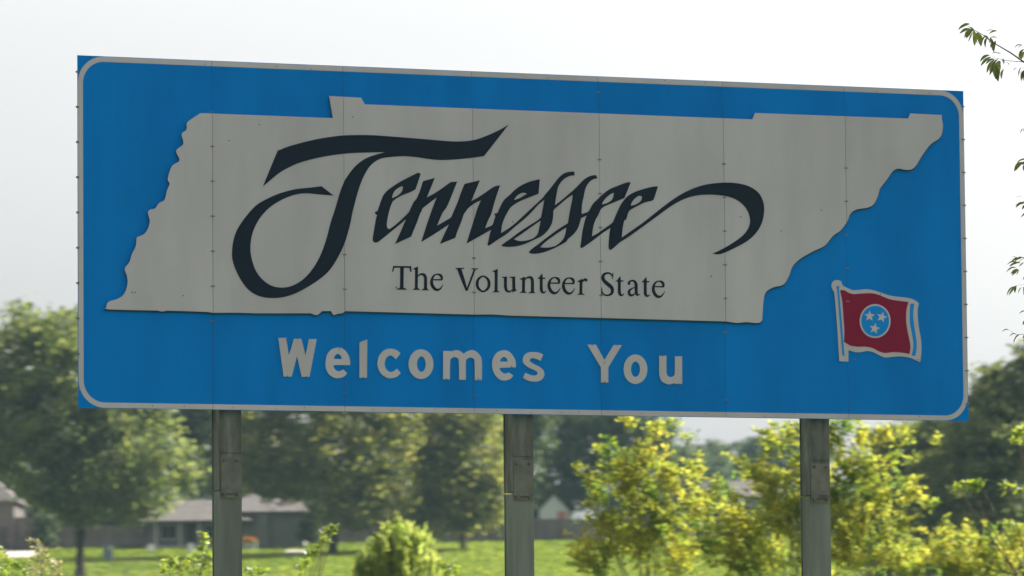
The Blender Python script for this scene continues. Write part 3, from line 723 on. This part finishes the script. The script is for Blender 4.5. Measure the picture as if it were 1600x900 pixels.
# tall evergreens on the right
tree('dark shaded evergreen at the right, its spiky top beside the sign edge', 1560, 380, gz(34, 380),
     [(1575,590,20,35,0),(1560,640,55,50,0),(1600,640,50,60,1),(1540,700,75,60,-1),(1500,760,80,60,0),(1590,740,70,70,0),(1550,830,90,60,-1),(1460,830,60,60,1),(1540,600,16,24,1),(1620,590,40,50,1),(1440,900,80,50,0),(1560,900,90,50,0)],
     M['tree_d'], 16000, 0.40, 0.35, 27, name='evergreen_tree', group='evergreens on the right', clump=0.5)
tree('dusky evergreen behind the lower right corner of the sign', 1440, 400, gz(30, 400),
     [(1440,700,60,55,0),(1400,740,50,55,0),(1480,720,50,50,1),(1430,800,70,60,0),(1500,660,40,40,1),(1400,850,80,60,0),(1380,700,30,30,0)],
     M['tree_d'], 9000, 0.42, 0.35, 28, name='evergreen_tree', group='evergreens on the right', clump=0.5)

# ------------------------------------------------------------------ sunlit saplings and shrubs
def leafy(label, cat, name, base_px, dist, blobs, mat, leaf, seed, per=1.0, group=None, spread=0.8, updir=(-0.25, 0, 0.55), stems_r=0.02):
    """blobs: (px, py, r_px): sprays of leafy twigs; stems run from the base to each spray"""
    k = dist / FPX
    base = at(base_px, 900, dist); bz = gz(base.x, dist)
    root = empty(name, (base.x, dist, bz)); tag(root, label, cat, group)
    r = np.random.default_rng(seed); rr = random.Random(seed)
    mb = MB(); PV = []; PD = []
    b0 = Vector((0, 0, -0.1))
    for (px, py, rp) in blobs:
        c = at(px, py, dist); rad = rp * k
        dy = rr.uniform(-1, 1) * spread
        C = Vector((c.x - base.x, dy, c.z - bz))
        st = b0 + Vector((rr.uniform(-.25, .25), rr.uniform(-.25, .25), 0))
        hub = C + Vector((-0.25 * rad * (1 if C.x > 0 else -1), 0, -0.6 * rad))
        midp = st.lerp(hub, 0.5) + Vector((-0.18 * C.x, 0, 0.12 * C.z))
        rs = stems_r * rr.uniform(0.5, 1.1)
        mb.tube([st, midp, hub, C], [rs, rs * .7, rs * .4, rs * .12], 5)
        nt_ = max(6, int(per * 36 * (rad / 0.35) ** 1.35 * (87 / dist)))
        out = Vector((C.x - 0.15 * C.z, dy * 0.5, 0.55 * C.z)).normalized()
        for t in range(nt_):
            spray = t % 3 == 0
            dv = Vector((rr.gauss(0, 1), rr.gauss(0, 1), rr.gauss(0, 1))).normalized() * (0.75 if spray else 1.0) + Vector(updir) + out * (0.8 if spray else 0.1)
            dv.normalize()
            s = C + Vector((rr.gauss(0, .3), rr.gauss(0, .3), rr.gauss(0, .3))) * rad
            L = rad * (rr.uniform(0.9, 1.7) if spray else rr.uniform(0.4, 1.0))
            e = s + dv * L + Vector((0, 0, -0.28 * L if spray else -0.1 * L))
            m_ = s.lerp(e, .55) + Vector((0, 0, 0.16 * L if spray else 0.06 * L))
            if t % 4 == 0: mb.tube([s, m_, e], [0.008, 0.005, 0.002], 3)
            nl = max(4, int(L / (leaf * (0.24 if spray else 0.34))))
            for q in range(nl):
                f_ = (q + rr.random()) / nl
                p = (s.lerp(m_, f_ * 2) if f_ < .5 else m_.lerp(e, f_ * 2 - 1))
                side = Vector((rr.gauss(0, 1), rr.gauss(0, 1), rr.gauss(0, .5))).normalized()
                ld = (dv * 0.6 + side).normalized()
                PV.append(p + ld * leaf * 0.55); PD.append(ld)
    P = np.array(PV); D = np.array(PD); n = len(P)
    e = r.normal(size=(n, 3)); e[:, 2] *= 0.35; e -= D * (e * D).sum(1)[:, None]; e /= np.linalg.norm(e, axis=1)[:, None]
    N = np.cross(D, e); s = (leaf * r.uniform(.6, 1.25, n))[:, None]
    # six point leaf: base, two shoulders, two upper, tip, folded along the rib
    a = P - D * s * .5; tip = P + D * s * .55 - N * s * .1
    l1 = P - D * s * .12 + e * s * .26 + N * s * .06; r1 = P - D * s * .12 - e * s * .26 + N * s * .06
    V = np.stack([a, l1, tip, r1], 1).reshape(-1, 3)
    link('foliage', mesh_np('foliage', V, np.arange(4 * n).reshape(-1, 4)), mat, root)
    mb.build('stem', M['twig'], root, True)
    return root

g_s = 'sunlit bushes under the sign'
leafy('yellow green sapling between the middle and the third post', 'sapling', 'leafy_sapling', 1010, 122,
      [(908,735,14),(925,760,20),(945,775,24),(945,825,34),(918,872,30),(958,705,22),(985,668,20),(972,745,38),(1010,725,34),(1030,682,24),(1052,668,14),(1000,792,46),(1050,765,38),(1088,745,26),(1040,822,44),(1000,862,52),(1062,882,52),(1100,805,34),(940,895,34),(1072,690,14),(1000,760,30),(960,860,30)],
      M['bush'], 0.135, 61, 0.85, g_s)
leafy('tall yellow green bush wrapping round the third post', 'bush', 'leafy_bush', 1240, 120,
      [(1130,775,26),(1160,835,48),(1120,860,40),(1200,765,44),(1212,705,32),(1240,685,26),(1228,822,58),(1165,892,52),(1262,762,52),(1292,692,38),(1320,682,32),(1350,690,26),(1330,752,50),(1384,686,20),(1420,690,18),(1458,693,12),(1395,722,14),(1432,718,14),(1362,735,26),(1418,778,26),(1445,792,16),(1372,792,46),(1302,802,54),(1402,836,30),(1342,866,60),(1282,876,56),(1400,880,40),(1215,880,50)],
      M['bush'], 0.13, 62, 0.9, g_s)
leafy('lower yellow green bush in the bottom right corner', 'bush', 'leafy_bush', 1530, 130,
      [(1482,842,18),(1512,852,28),(1462,876,38),(1552,872,38),(1590,852,28),(1582,884,36),(1502,894,44),(1575,822,8),(1590,838,12),(1430,890,36),(1530,900,50),(1478,818,9),(1512,828,10)],
      M['bush'], 0.13, 63, 0.95, g_s)
leafy('thin bright sapling with level branches at the right edge', 'sapling', 'leafy_sapling', 1640, 92,
      [(1500,766,9),(1518,762,9),(1532,758,9),(1570,764,9),(1590,766,9),(1594,682,8),(1603,674,8),(1588,693,6),(1620,765,14),(1640,720,22),(1650,660,22),(1660,800,30)],
      M['bush_b'], 0.13, 64, 0.7, g_s, spread=0.5)
# feathery rounded shrub
def feathery(label, px, dist, plumes, seed):
    k = dist / FPX; base = at(px, 900, dist); bz = gz(base.x, dist)
    root = empty('feathery_shrub', (base.x, dist, bz)); tag(root, label, 'shrub')
    r = np.random.default_rng(seed); P = []; D = []; mb = MB()
    for (tx, ty, wpx) in plumes:
        top = at(tx, ty, dist); T = np.array([top.x - base.x, r.uniform(-.9, .9), top.z - bz])
        B = np.array([T[0] * 0.35, T[1] * 0.5, 0.0])
        mb.tube([tuple(B), tuple((B + T) / 2), tuple(T)], [0.012, 0.008, 0.004], 4)
        n = 230; t = r.uniform(0.1, 1.0, n) ** 0.75
        w = wpx * k * 1.6 * (1.05 - t) ** 0.7 + 0.03
        c = B + (T - B) * t[:, None] + r.normal(size=(n, 3)) * np.stack([w, w, w * .6], 1) * 0.5
        d = (T - B) / np.linalg.norm(T - B) + r.normal(size=(n, 3)) * 0.38
        P.append(c); D.append(d)
    P = np.concatenate(P); D = np.concatenate(D); D /= np.linalg.norm(D, axis=1)[:, None]; n = len(P)
    e = r.normal(size=(n, 3)); e -= D * (e * D).sum(1)[:, None]; e /= np.linalg.norm(e, axis=1)[:, None]
    s = (0.36 * r.uniform(.6, 1.3, n))[:, None]
    V = np.stack([P - D * s * .5, P + e * s * .10, P + D * s * .5, P - e * s * .10], 1).reshape(-1, 3)
    link('foliage', mesh_np('foliage', V, np.arange(4 * n).reshape(-1, 4)), M['feather'], root)
    mb.build('stem', M['twig'], root, True)
fr = random.Random(71)
plumes = []
for _ in range(46):
    q = fr.uniform(-1, 1); top_y = 812 + 70 * abs(q) ** 2.2 + fr.uniform(-3, 26)
    plumes.append((631 + 74 * q + fr.uniform(-5, 5), top_y, fr.uniform(7, 13)))
feathery('rounded feathery green shrub left of the middle post', 629, 150, plumes, 71)
# weeds in the lower left
g_w = 'tall weeds in the foreground'
leafy('pale dry weed in front of the driveway', 'weed', 'tall_weed', 80, 84, [(58,848,7),(62,860,9),(75,872,12),(66,885,14),(85,890,18),(95,898,14),(60,898,16)], M['weed'], 0.075, 72, 0.66, g_w, 0.3, stems_r=0.012)
leafy('low green weed in the bottom left corner', 'weed', 'tall_weed', 15, 84, [(10,880,18),(30,890,18),(-5,870,18),(45,898,14),(18,898,22)], M['bush_b'], 0.09, 73, 0.50, g_w, 0.3, stems_r=0.012)
leafy('bright green leafy weed against the first post', 'weed', 'tall_weed', 305, 82, [(318,840,8),(326,848,9),(320,862,10),(328,872,12),(300,872,8),(275,882,8),(262,888,8),(310,890,20),(285,895,18),(328,892,14)], M['bush_b'], 0.09, 74, 0.55, g_w, 0.3, stems_r=0.012)
leafy('slender bent green shoot rising right of the first post', 'weed', 'tall_weed', 470, 82, [(523,827,5),(514,834,6),(508,842,7),(505,850,7),(498,858,7),(492,866,7),(486,874,8),(478,882,9),(470,892,10)], M['bush_b'], 0.085, 75, 0.88, g_w, 0.15, stems_r=0.012)
leafy('tiny green sprig at the bottom edge beside the first post', 'weed', 'tall_weed', 400, 82, [(405,893,7),(392,897,8),(412,898,8)], M['bush_b'], 0.08, 76, 0.61, g_w, 0.2, stems_r=0.01)
leafy('low leafy sprout right of the feathery shrub', 'weed', 'tall_weed', 700, 92, [(695,885,9),(705,890,10),(688,895,12),(712,898,10)], M['bush_b'], 0.10, 77, 0.55, g_w, 0.2, stems_r=0.01)

# ------------------------------------------------------------------ overhanging tree at the right (trunk outside the frame)
HD = 47.0
tk = at(1790, 450, HD)
oh = empty('overhanging_tree', (tk.x, HD, gz(tk.x, HD)))
tag(oh, 'tree leaning in from the right edge with thin twigs of drooping pointed leaves', 'tree')
def loc_oh(px, py, dy=0.0):
    p = at(px, py, HD + dy); return Vector((p.x - tk.x, dy, p.z - oh.location.z))
MB().tube([(0, 0, -0.4), (0.05, 0, 2), (-0.05, 0.1, 5), (0.1, 0, 8.5)], [0.16, 0.13, 0.10, 0.04], 9).build('trunk', M['bark'], oh, True)
for pts, r0 in ([[(1790,230),(1680,140),(1600,97),(1580,83),(1558,70),(1535,54),(1512,41)], .018], [[(1602,97),(1576,95),(1556,91),(1546,86)], .006], [[(1790,330),(1690,255),(1602,250)], .010],
                [[(1790,400),(1690,310),(1602,314),(1594,317)], .010], [[(1790,480),(1690,395),(1602,402),(1588,411)], .010], [[(1690,420),(1640,440),(1588,446)], .006], [[(1790,560),(1670,490),(1602,487)], .009],
                [[(1670,500),(1602,522),(1588,523),(1577,516)], .006], [[(1602,97),(1598,85),(1596,70)], .004], [[(1602,97),(1600,106),(1597,108)], .004]):
    P = [loc_oh(*p) for p in pts]
    MB().tube(P, [r0 * (0.62 - 0.5 * i / (len(P) - 1)) for i in range(len(P))], 5).build('twig', M['twig'], oh, True)
def hang_mesh(w, droop, name):
    n = 6; v = []; f = []
    for i in range(n + 1):
        t = i / n; ww = w * math.sin(math.pi * min(1, t * 0.92 + 0.06)) ** 0.9 * (1 - 0.35 * t)
        if i == n: ww = 0.002
        z = droop * (t * (1 - t)) * 1.0
        b = droop * 1.9 * t * (1 - t) * (1.25 - 0.5 * t); v += [(t, b - ww, 0.25 * ww + 0.3 * z), (t, b, 0.3 * z), (t, b + ww, 0.25 * ww + 0.3 * z)]
    for i in range(n):
        a = 3 * i; f += [(a, a + 1, a + 4, a + 3), (a + 1, a + 2, a + 5, a + 4)]
    me = bpy.data.meshes.new(name); me.from_pydata(v, [], f)
    for p in me.polygons: p.use_smooth = True
    return me
hm = [hang_mesh(0.15, 0.28, 'narrow_leaf'), hang_mesh(0.23, 0.2, 'leaf_shape'), hang_mesh(0.085, 0.45, 'thin_leaf')]
for me in hm: me.materials.append(M['hang'])
hr = hang_mesh(0.14, 0.25, 'red_leaf_shape'); hr.materials.append(M['hang_red'])
LV = [(1512,39,1497,47,0),(1516,45,1499,53,0),(1517,46,1507,60,0),(1522,47,1515,57,2),(1522,48,1523,72,1),(1520,50,1513,66,0),(1527,55,1522,70,1),(1515,42,1522,52,0),
 (1553,48,1539,50,2),(1540,56,1532,69,0),(1543,58,1540,75,0),(1558,60,1546,60,2),(1548,60,1546,68,0),(1556,64,1553,82,1),(1550,66,1548,75,0),(1538,55,1545,64,0),
 (1546,86,1531,97,0),(1553,92,1540,101,0),(1556,93,1545,112,1),(1560,92,1550,109,0),(1562,95,1556,124,1),(1558,104,1546,118,0),(1567,92,1568,101,0),(1568,108,1565,124,0),(1560,84,1549,84,2),(1558,96,1562,112,1),
 (1596,70,1585,76,2),(1600,77,1592,91,0),(1597,80,1594,92,1),(1596,105,1591,121,0),(1604,110,1599,127,0),(1598,112,1592,116,2),(1574,98,1577,102,0),(1590,106,1583,112,2),
 (1603,198,1599,206,0),(1602,250,1588,257,2),(1600,253,1588,266,0),(1604,255,1599,267,1),(1604,250,1592,252,2),
 (1598,306,1586,308,2),(1602,316,1586,321,0),(1596,318,1587,325,0),(1603,320,1597,328,1),(1606,330,1595,340,0),(1600,318,1590,318,0),
 (1592,404,1580,401,2),(1593,404,1580,409,0),(1597,402,1588,406,1),(1590,411,1573,414,2),(1588,412,1578,417,0),(1588,418,1572,426,2),(1590,420,1581,431,1),(1592,421,1586,428,0),(1600,410,1592,417,0),(1603,430,1598,438,0),(1602,405,1594,403,2),
 (1588,446,1576,462,0),(1588,447,1586,458,1),(1596,449,1591,459,0),(1604,487,1592,491,2),(1604,500,1598,508,1),(1577,516,1565,519,2),(1588,522,1577,526,2),(1604,522,1598,530,0)]
ro = random.Random(8)
def hang_leaf(x0, y0, x1, y1, me, ln=1.12):
    a = loc_oh(x0, y0, ro.uniform(-.25, .25)); b = a + (loc_oh(x1, y1) - loc_oh(x0, y0))
    d = b - a; L = d.length * ln * 0.9; d.normalize()
    side = d.cross(Vector((ro.uniform(-.5, .5), -1, ro.uniform(-.6, .6)))).normalized(); nn = d.cross(side)
    if side.z < 0: side = -side; nn = -nn
    # turn some leaves towards the viewer so that they show their faces
    rot = Matrix.Rotation(ro.uniform(-0.8, 0.8), 4, 'X')
    mt = Matrix(((d.x, side.x, nn.x, a.x), (d.y, side.y, nn.y, a.y), (d.z, side.z, nn.z, a.z), (0, 0, 0, 1)))
    o = bpy.data.objects.new('leaf', me); COL.objects.link(o); o.parent = oh
    o.matrix_local = mt @ rot @ Matrix.Diagonal((L, L, L, 1))
    return o
for (x0, y0, x1, y1, k) in LV: hang_leaf(x0, y0, x1, y1, hm[k])
for (x0, y0, x1, y1, k) in LV[::2]:
    jx, jy = ro.uniform(-3, 5), ro.uniform(-2, 3)
    hang_leaf(x0 + jx, y0 + jy, x1 + jx + ro.uniform(-2, 6), y1 + jy + ro.uniform(-3, 4), hm[ro.choice((0, 0, 1, 2))])
for q in ((1588,527,1584,537), (1604,526,1599,534)):
    o = hang_leaf(*q, hr); o['label'] = 'reddish brown leaf'

# ------------------------------------------------------------------ houses
def hip_roof(mb, x0, x1, y0, y1, z, h, over=0.4, hip=2.2, t=0.16):
    x0 -= over; x1 += over; y0 -= over; y1 += over; ym = (y0 + y1) / 2
    p = [(x0,y0,z),(x1,y0,z),(x1,y1,z),(x0,y1,z),(x0+hip,ym,z+h),(x1-hip,ym,z+h)]
    p += [(x0,y0,z-t),(x1,y0,z-t),(x1,y1,z-t),(x0,y1,z-t)]
    mb.poly(p, [(0,1,5,4),(1,2,5),(2,3,4,5),(3,0,4),(6,7,1,0),(7,8,2,1),(8,9,3,2),(9,6,0,3),(9,8,7,6)])
def window(parent, x, z, w, h, y):
    f = MB()
    f.box(x - w/2, x + w/2, y - 0.06, y - 0.01, z + h, z + h + 0.09).box(x - w/2, x + w/2, y - 0.06, y - 0.01, z - 0.09, z)
    f.box(x - w/2 - 0.09, x - w/2 - 0.001, y - 0.06, y - 0.01, z - 0.09, z + h + 0.09).box(x + w/2 + 0.001, x + w/2 + 0.09, y - 0.06, y - 0.01, z - 0.09, z + h + 0.09)
    f.box(x - 0.03, x + 0.03, y - 0.055, y - 0.012, z + 0.001, z + h - 0.001)
    fo = f.build('window', M['trim'], parent)
    MB().box(x - w/2, x + w/2, y - 0.045, y - 0.02, z, z + h).build('pane', M['pane'], fo)

HY = 512.0
def X(px, d=HY): return at(px, 840, d).x
hx = X(225); hz = gz(hx, HY + 2)
hs = empty('porch_house', (hx, HY, hz)); tag(hs, 'low grey house with a shingled porch roof behind the first post', 'house', 'houses across the lawn')
wA = X(360) - hx; wB0 = X(362) - hx; wB1 = X(474) - hx
MB().box(0.2, wA, 2.2, 9, -0.5, 2.45).build('wall', M['siding'], hs)
MB().box(wA + 0.002, wB1, 1.0, 9.5, -0.5, 3.25).build('garage_wall', M['siding'], hs)
r1 = MB(); hip_roof(r1, 0, wA + 1.5, 0.2, 9, 2.5, 2.1, 0.5, 2.0); ro1 = r1.build('roof', M['roof'], hs); ro1['label'] = 'lower shingled roof over the porch'
r2 = MB(); hip_roof(r2, wA + 0.2, wB1, 1.0, 9.5, 3.32, 1.9, 0.45, 1.6); r2.build('roof', M['roof'], hs)
for x in (1.1, 3.4, 5.2, 7.3): MB().box(x - 0.09, x + 0.09, 0.15, 0.33, -0.4, 2.33).build('porch_post', M['trim'], hs)
MB().box(0, wA, 0.0, 2.2, -0.5, 0.12).build('porch_floor', M['concrete'], hs)
window(hs, 2.2, 0.9, 1.3, 1.2, 2.2); window(hs, 6.4, 0.9, 1.3, 1.2, 2.2)
dr = MB().box(3.9, 4.85, 2.12, 2.19, 0.12, 2.2).build('door', M['door'], hs); MB().box(4.7, 4.74, 2.04, 2.11, 1.05, 1.15).build('handle', M['trim'], dr)
MB().box(wB0 + 2.3, wB0 + 3.5, 0.7, 0.99, -0.5, 3.1).build('pilaster', M['siding'], hs)
MB().box(wB0 + 3.9, wB1 - 0.35, 0.94, 0.99, -0.4, 2.3).build('garage_door', M['siding'], hs)
def corner_shrub(label, px, dist, lobes, seed):
    r = tree(label, px, dist, gz(0, dist), lobes, M['tree_c'], 900, 0.34, 0.08, seed, name='corner_shrub', group=None, clump=0.4)
    r['category'] = 'shrub'
corner_shrub('dark shrub against the right corner of the porch house', 488, 511.5, [(486,825,12,24,0),(492,805,10,22,0),(483,842,14,12,0)], 171)
corner_shrub('added dark shrub shading the end of the brick house wing', 66, 509, [(66,825,11,22,0),(62,842,14,14,0),(72,812,9,16,0)], 172)  # added shrub, keeps the sun off the end wall of the wing
# planter of orange flowers by the wall
pxx = X(390, 508); pz = gz(pxx, 508)
pl = empty('flower_planter', (pxx, 508, pz)); tag(pl, 'white planter box of orange flowers beside the first post', 'planter')
MB().poly([(-.55,-.3,0),(.55,-.3,0),(.55,.3,0),(-.55,.3,0),(-.65,-.38,.75),(.65,-.38,.75),(.65,.38,.75),(-.65,.38,.75)], [(0,3,2,1),(4,5,6,7),(0,1,5,4),(1,2,6,5),(2,3,7,6),(3,0,4,7)]).build('box', M['trim'], pl)
Pf = rng.normal(size=(260, 3)) * np.array([.34, .18, .16]) + np.array([0, 0, .98])
V, F = leaf_cards(Pf, 0.2, 5); link('flowers', mesh_np('flowers', V, F), M['flower'], pl)
Pf = rng.normal(size=(200, 3)) * np.array([.3, .16, .1]) + np.array([0, 0, .82])
V, F = leaf_cards(Pf, 0.2, 6); link('foliage', mesh_np('foliage', V, F), M['bush_b'], pl)

# hip roofed house cut by the left frame edge
lx = X(-190, 508); lw = X(22, 508) - lx
lh = empty('hip_house', (lx, 508, gz(lx, 510))); tag(lh, 'brown brick house with a pale hip roof at the left edge of the picture', 'house', 'houses across the lawn')
MB().box(0, lw, 0, 11, -0.6, 4.65).build('wall', M['brick'], lh)
rr_ = MB(); hip_roof(rr_, 0, lw, 0, 11, 4.75, 4.3, 0.45, 5.2); rr_.build('roof', M['roof'], lh)
MB().box(lw + 0.002, lw + 2.0, 0.6, 9, -0.6, 3.2).build('wing_wall', M['brick'], lh)
window(lh, lw - 5.5, 1.0, 1.6, 1.5, 0.0)
d_ = MB().box(lw - 1.4, lw - 0.5, -0.06, -0.001, 0.0, 2.3).build('door', M['door'], lh); MB().box(lw - 0.62, lw - 0.57, -0.12, -0.061, 1.0, 1.12).build('handle', M['trim'], d_)
MB().box(lw - 2.05, lw - 1.75, -0.12, -0.001, -0.5, 4.5).build('corner_trim', M['trim'], lh)
# driveway: sheet following the ground
dv = []
dx = np.linspace(X(-120, 500), X(56, 500), 14); dyy = np.linspace(493.5, 507.6, 8)
for y in dyy:
    for x in dx: dv.append((x, y, gz(x, y) + 0.16))
k_ = np.arange(7)[:, None] * 14 + np.arange(13)[None]; k_ = k_.ravel()
tag(link('driveway', mesh_np('driveway', dv, np.stack([k_, k_ + 1, k_ + 15, k_ + 14], 1)), M['concrete']), kind='structure')
gp = []
dx = np.linspace(X(445, 500), X(478, 500), 5); dyy = np.linspace(497, 505, 4)
for y in dyy:
    for x in dx: gp.append((x, y, gz(x, y) + 0.16))
k_ = (np.arange(3)[:, None] * 5 + np.arange(4)[None]).ravel()
tag(link('path', mesh_np('path', gp, np.stack([k_, k_ + 1, k_ + 6, k_ + 5], 1)), M['concrete']), kind='structure')

# wooden fences: each board panel and post is a part
def board_fence(label, pa, pb, ya, yb, h, mat, group='wooden fences behind the lawn', step=2.4):
    a = Vector((X(pa, ya), ya, 0)); b = Vector((X(pb, yb), yb, 0))
    root = empty('board_fence', (a.x, a.y, gz(a.x, a.y)), math.atan2(b.y - a.y, b.x - a.x)); tag(root, label, 'fence', group)
    L = (b - a).length; n = max(1, round(L / step)); st = L / n
    def lz(x):
        p = a.lerp(b, x / L); return gz(p.x, p.y) - root.location.z
    rf = random.Random(int(abs(pa)))
    for i in range(n):
        z = lz((i + .5) * st); hh = h + rf.uniform(-.05, .05); mb = MB(); nb = 15
        for q in range(nb):
            x0 = i * st + 0.07 + q * (st - 0.14) / nb
            mb.box(x0 + 0.004, x0 + (st - 0.14) / nb - 0.004, -0.012 + rf.uniform(-.004, .004), 0.012, z - 0.5, z + hh + rf.uniform(-.03, .03))
        mb.build('board_panel', mat, root)
    for i in range(n + 1):
        z = lz(i * st); MB().box(i * st - 0.06, i * st + 0.06, -0.06, 0.06, z - .5, z + h + 0.12).build('fence_post', mat, root)
board_fence('grey board fence in the shade under the big left tree', 50, 232, 517, 516, 2.1, M['fence'])
board_fence('brown board fence between the house and the middle post', 478, 800, 521, 523, 2.0, M['fence'])
board_fence('bluish grey board fence right of the middle post', 806, 1075, 523, 521, 2.15, M['fence'])

# utility cabinet
cx_ = X(169, 488); cz_ = gz(cx_, 488)
uc = empty('utility_cabinet', (cx_, 488, cz_)); tag(uc, 'blue grey utility cabinet standing on the lawn right of the big trunk', 'cabinet')
MB().box(-.42, .42, -.35, .35, 0, 1.35).build('body', M['utility'], uc)
MB().box(-.5, .55, -.42, .42, 1.352, 1.46).build('lid', M['utility'], uc)
MB().box(0.05, .45, -.39, -.352, 0.95, 1.3).build('notice', M['trim'], uc)
# lawn chairs / low garden seats under the porch
for k, (px, lab) in enumerate(((238, 'pale garden chair on the shaded grass, left of the porch'), (296, 'pale garden chair on the shaded grass, in front of the porch'))):
    gx = X(px, 500); gc = empty('garden_chair', (gx, 500, gz(gx, 500)), R(20 - 35 * k)); tag(gc, lab, 'chair', 'garden chairs on the lawn')
    MB().box(-.3, .3, -.28, .28, .4, .45).build('seat', M['trim'], gc)
    MB().poly([(-.3,.285,.4),(.3,.285,.4),(.3,.33,.4),(-.3,.33,.4),(-.3,.42,1.05),(.3,.42,1.05),(.3,.46,1.05),(-.3,.46,1.05)], [(0,3,2,1),(4,5,6,7),(0,1,5,4),(1,2,6,5),(2,3,7,6),(3,0,4,7)]).build('backrest', M['trim'], gc)
    for sx in (-.27, .27):
        for sy in (-.25, .25): MB().box(sx - .025, sx + .025, sy - .025, sy + .025, -.1, .399).build('leg', M['trim'], gc)
# wire fence along the foot of the lawn
wx0, wx1 = X(118, 456), X(332, 456)
wf = empty('wire_fence', (wx0, 456, gz(wx0, 456))); tag(wf, 'thin wire fence across the foot of the lawn on the left', 'fence')
L = wx1 - wx0; nn = 8
for i in range(nn + 1):
    x = L * i / nn; z = gz(wx0 + x, 456) - wf.location.z
    MB().tube([(x, 0, z - .3), (x, 0, z + 1.45)], [.035, .03], 6).build('fence_post', M['wire'], wf)
for h in (.45, .95, 1.42):
    MB().tube([(L * i / nn, -.05, gz(wx0 + L * i / nn, 456) - wf.location.z + h) for i in range(nn + 1)], [.014] * (nn + 1), 4).build('wire', M['wire'], wf)
# white shed behind the fence
shx = X(866, 548); sz = gz(shx, 548)
sd = empty('garden_shed', (shx, 548, sz)); tag(sd, 'pale white shed with a gable above the fence right of the middle post', 'shed')
MB().poly([(-1.5,0,-.5),(1.5,0,-.5),(1.5,3,-.5),(-1.5,3,-.5),(-1.5,0,3.0),(1.5,0,3.0),(1.5,3,3.0),(-1.5,3,3.0),(0,0,4.6),(0,3,4.6)], [(0,1,5,8,4),(2,3,7,9,6),(1,2,6,5),(3,0,4,7),(0,3,2,1)]).build('wall', M['shed_white'], sd)
MB().poly([(-1.8,-.2,2.75),(0,-.2,4.7),(0,3.2,4.7),(-1.8,3.2,2.75),(1.8,-.2,2.75),(1.8,3.2,2.75),(0,-.2,4.78),(0,3.2,4.78),(-1.8,-.2,2.83),(-1.8,3.2,2.83),(1.8,-.2,2.83),(1.8,3.2,2.83)], [(8,6,7,9),(6,10,11,7),(0,1,6,8),(1,4,10,6),(0,3,2,1),(1,2,5,4),(3,9,7,2),(2,7,11,5)]).build('roof', M['roof_dark'], sd)
dd = MB().box(0.35, 1.25, -.06, -.002, 0.1, 2.9).build('door', M['shed_red'], sd)
MB().box(1.1, 1.15, -.12, -.061, 1.3, 1.45).build('handle', M['trim'], dd)
# far low roofs between the bushes
fx = X(1165, 640); fh = empty('far_house', (fx, 640, gz(fx, 640))); tag(fh, 'distant low house with a pale roof line between the yellow bushes', 'house')
MB().box(-6, 7, 0, 8, -.6, 5.0).build('wall', M['siding'], fh)
q = MB(); hip_roof(q, -6, 7, 0, 8, 5.05, 2.0, .5, 2); q.build('roof', M['roof'], fh)
for wxx in (-3.5, 0, 3.5): window(fh, wxx, 2.6, 1.4, 1.4, 0)

# ------------------------------------------------------------------ air
hz_me = MB().box(-1600, 1600, -70, 3100, -1.5, 75).build('haze', None)
tag(hz_me, kind='stuff')
hm_ = bpy.data.materials.new('haze_air'); hm_.use_nodes = True
nt = hm_.node_tree; nt.nodes.clear()
o_ = nt.nodes.new('ShaderNodeOutputMaterial'); pv = nt.nodes.new('ShaderNodeVolumePrincipled')
pv.inputs['Color'].default_value = (0.55, 0.80, 1.0, 1); pv.inputs['Density'].default_value = 0.00007
pv.inputs['Anisotropy'].default_value = 0.0
nt.links.new(pv.outputs[0], o_.inputs['Volume'])
hz_me.data.materials.append(hm_)
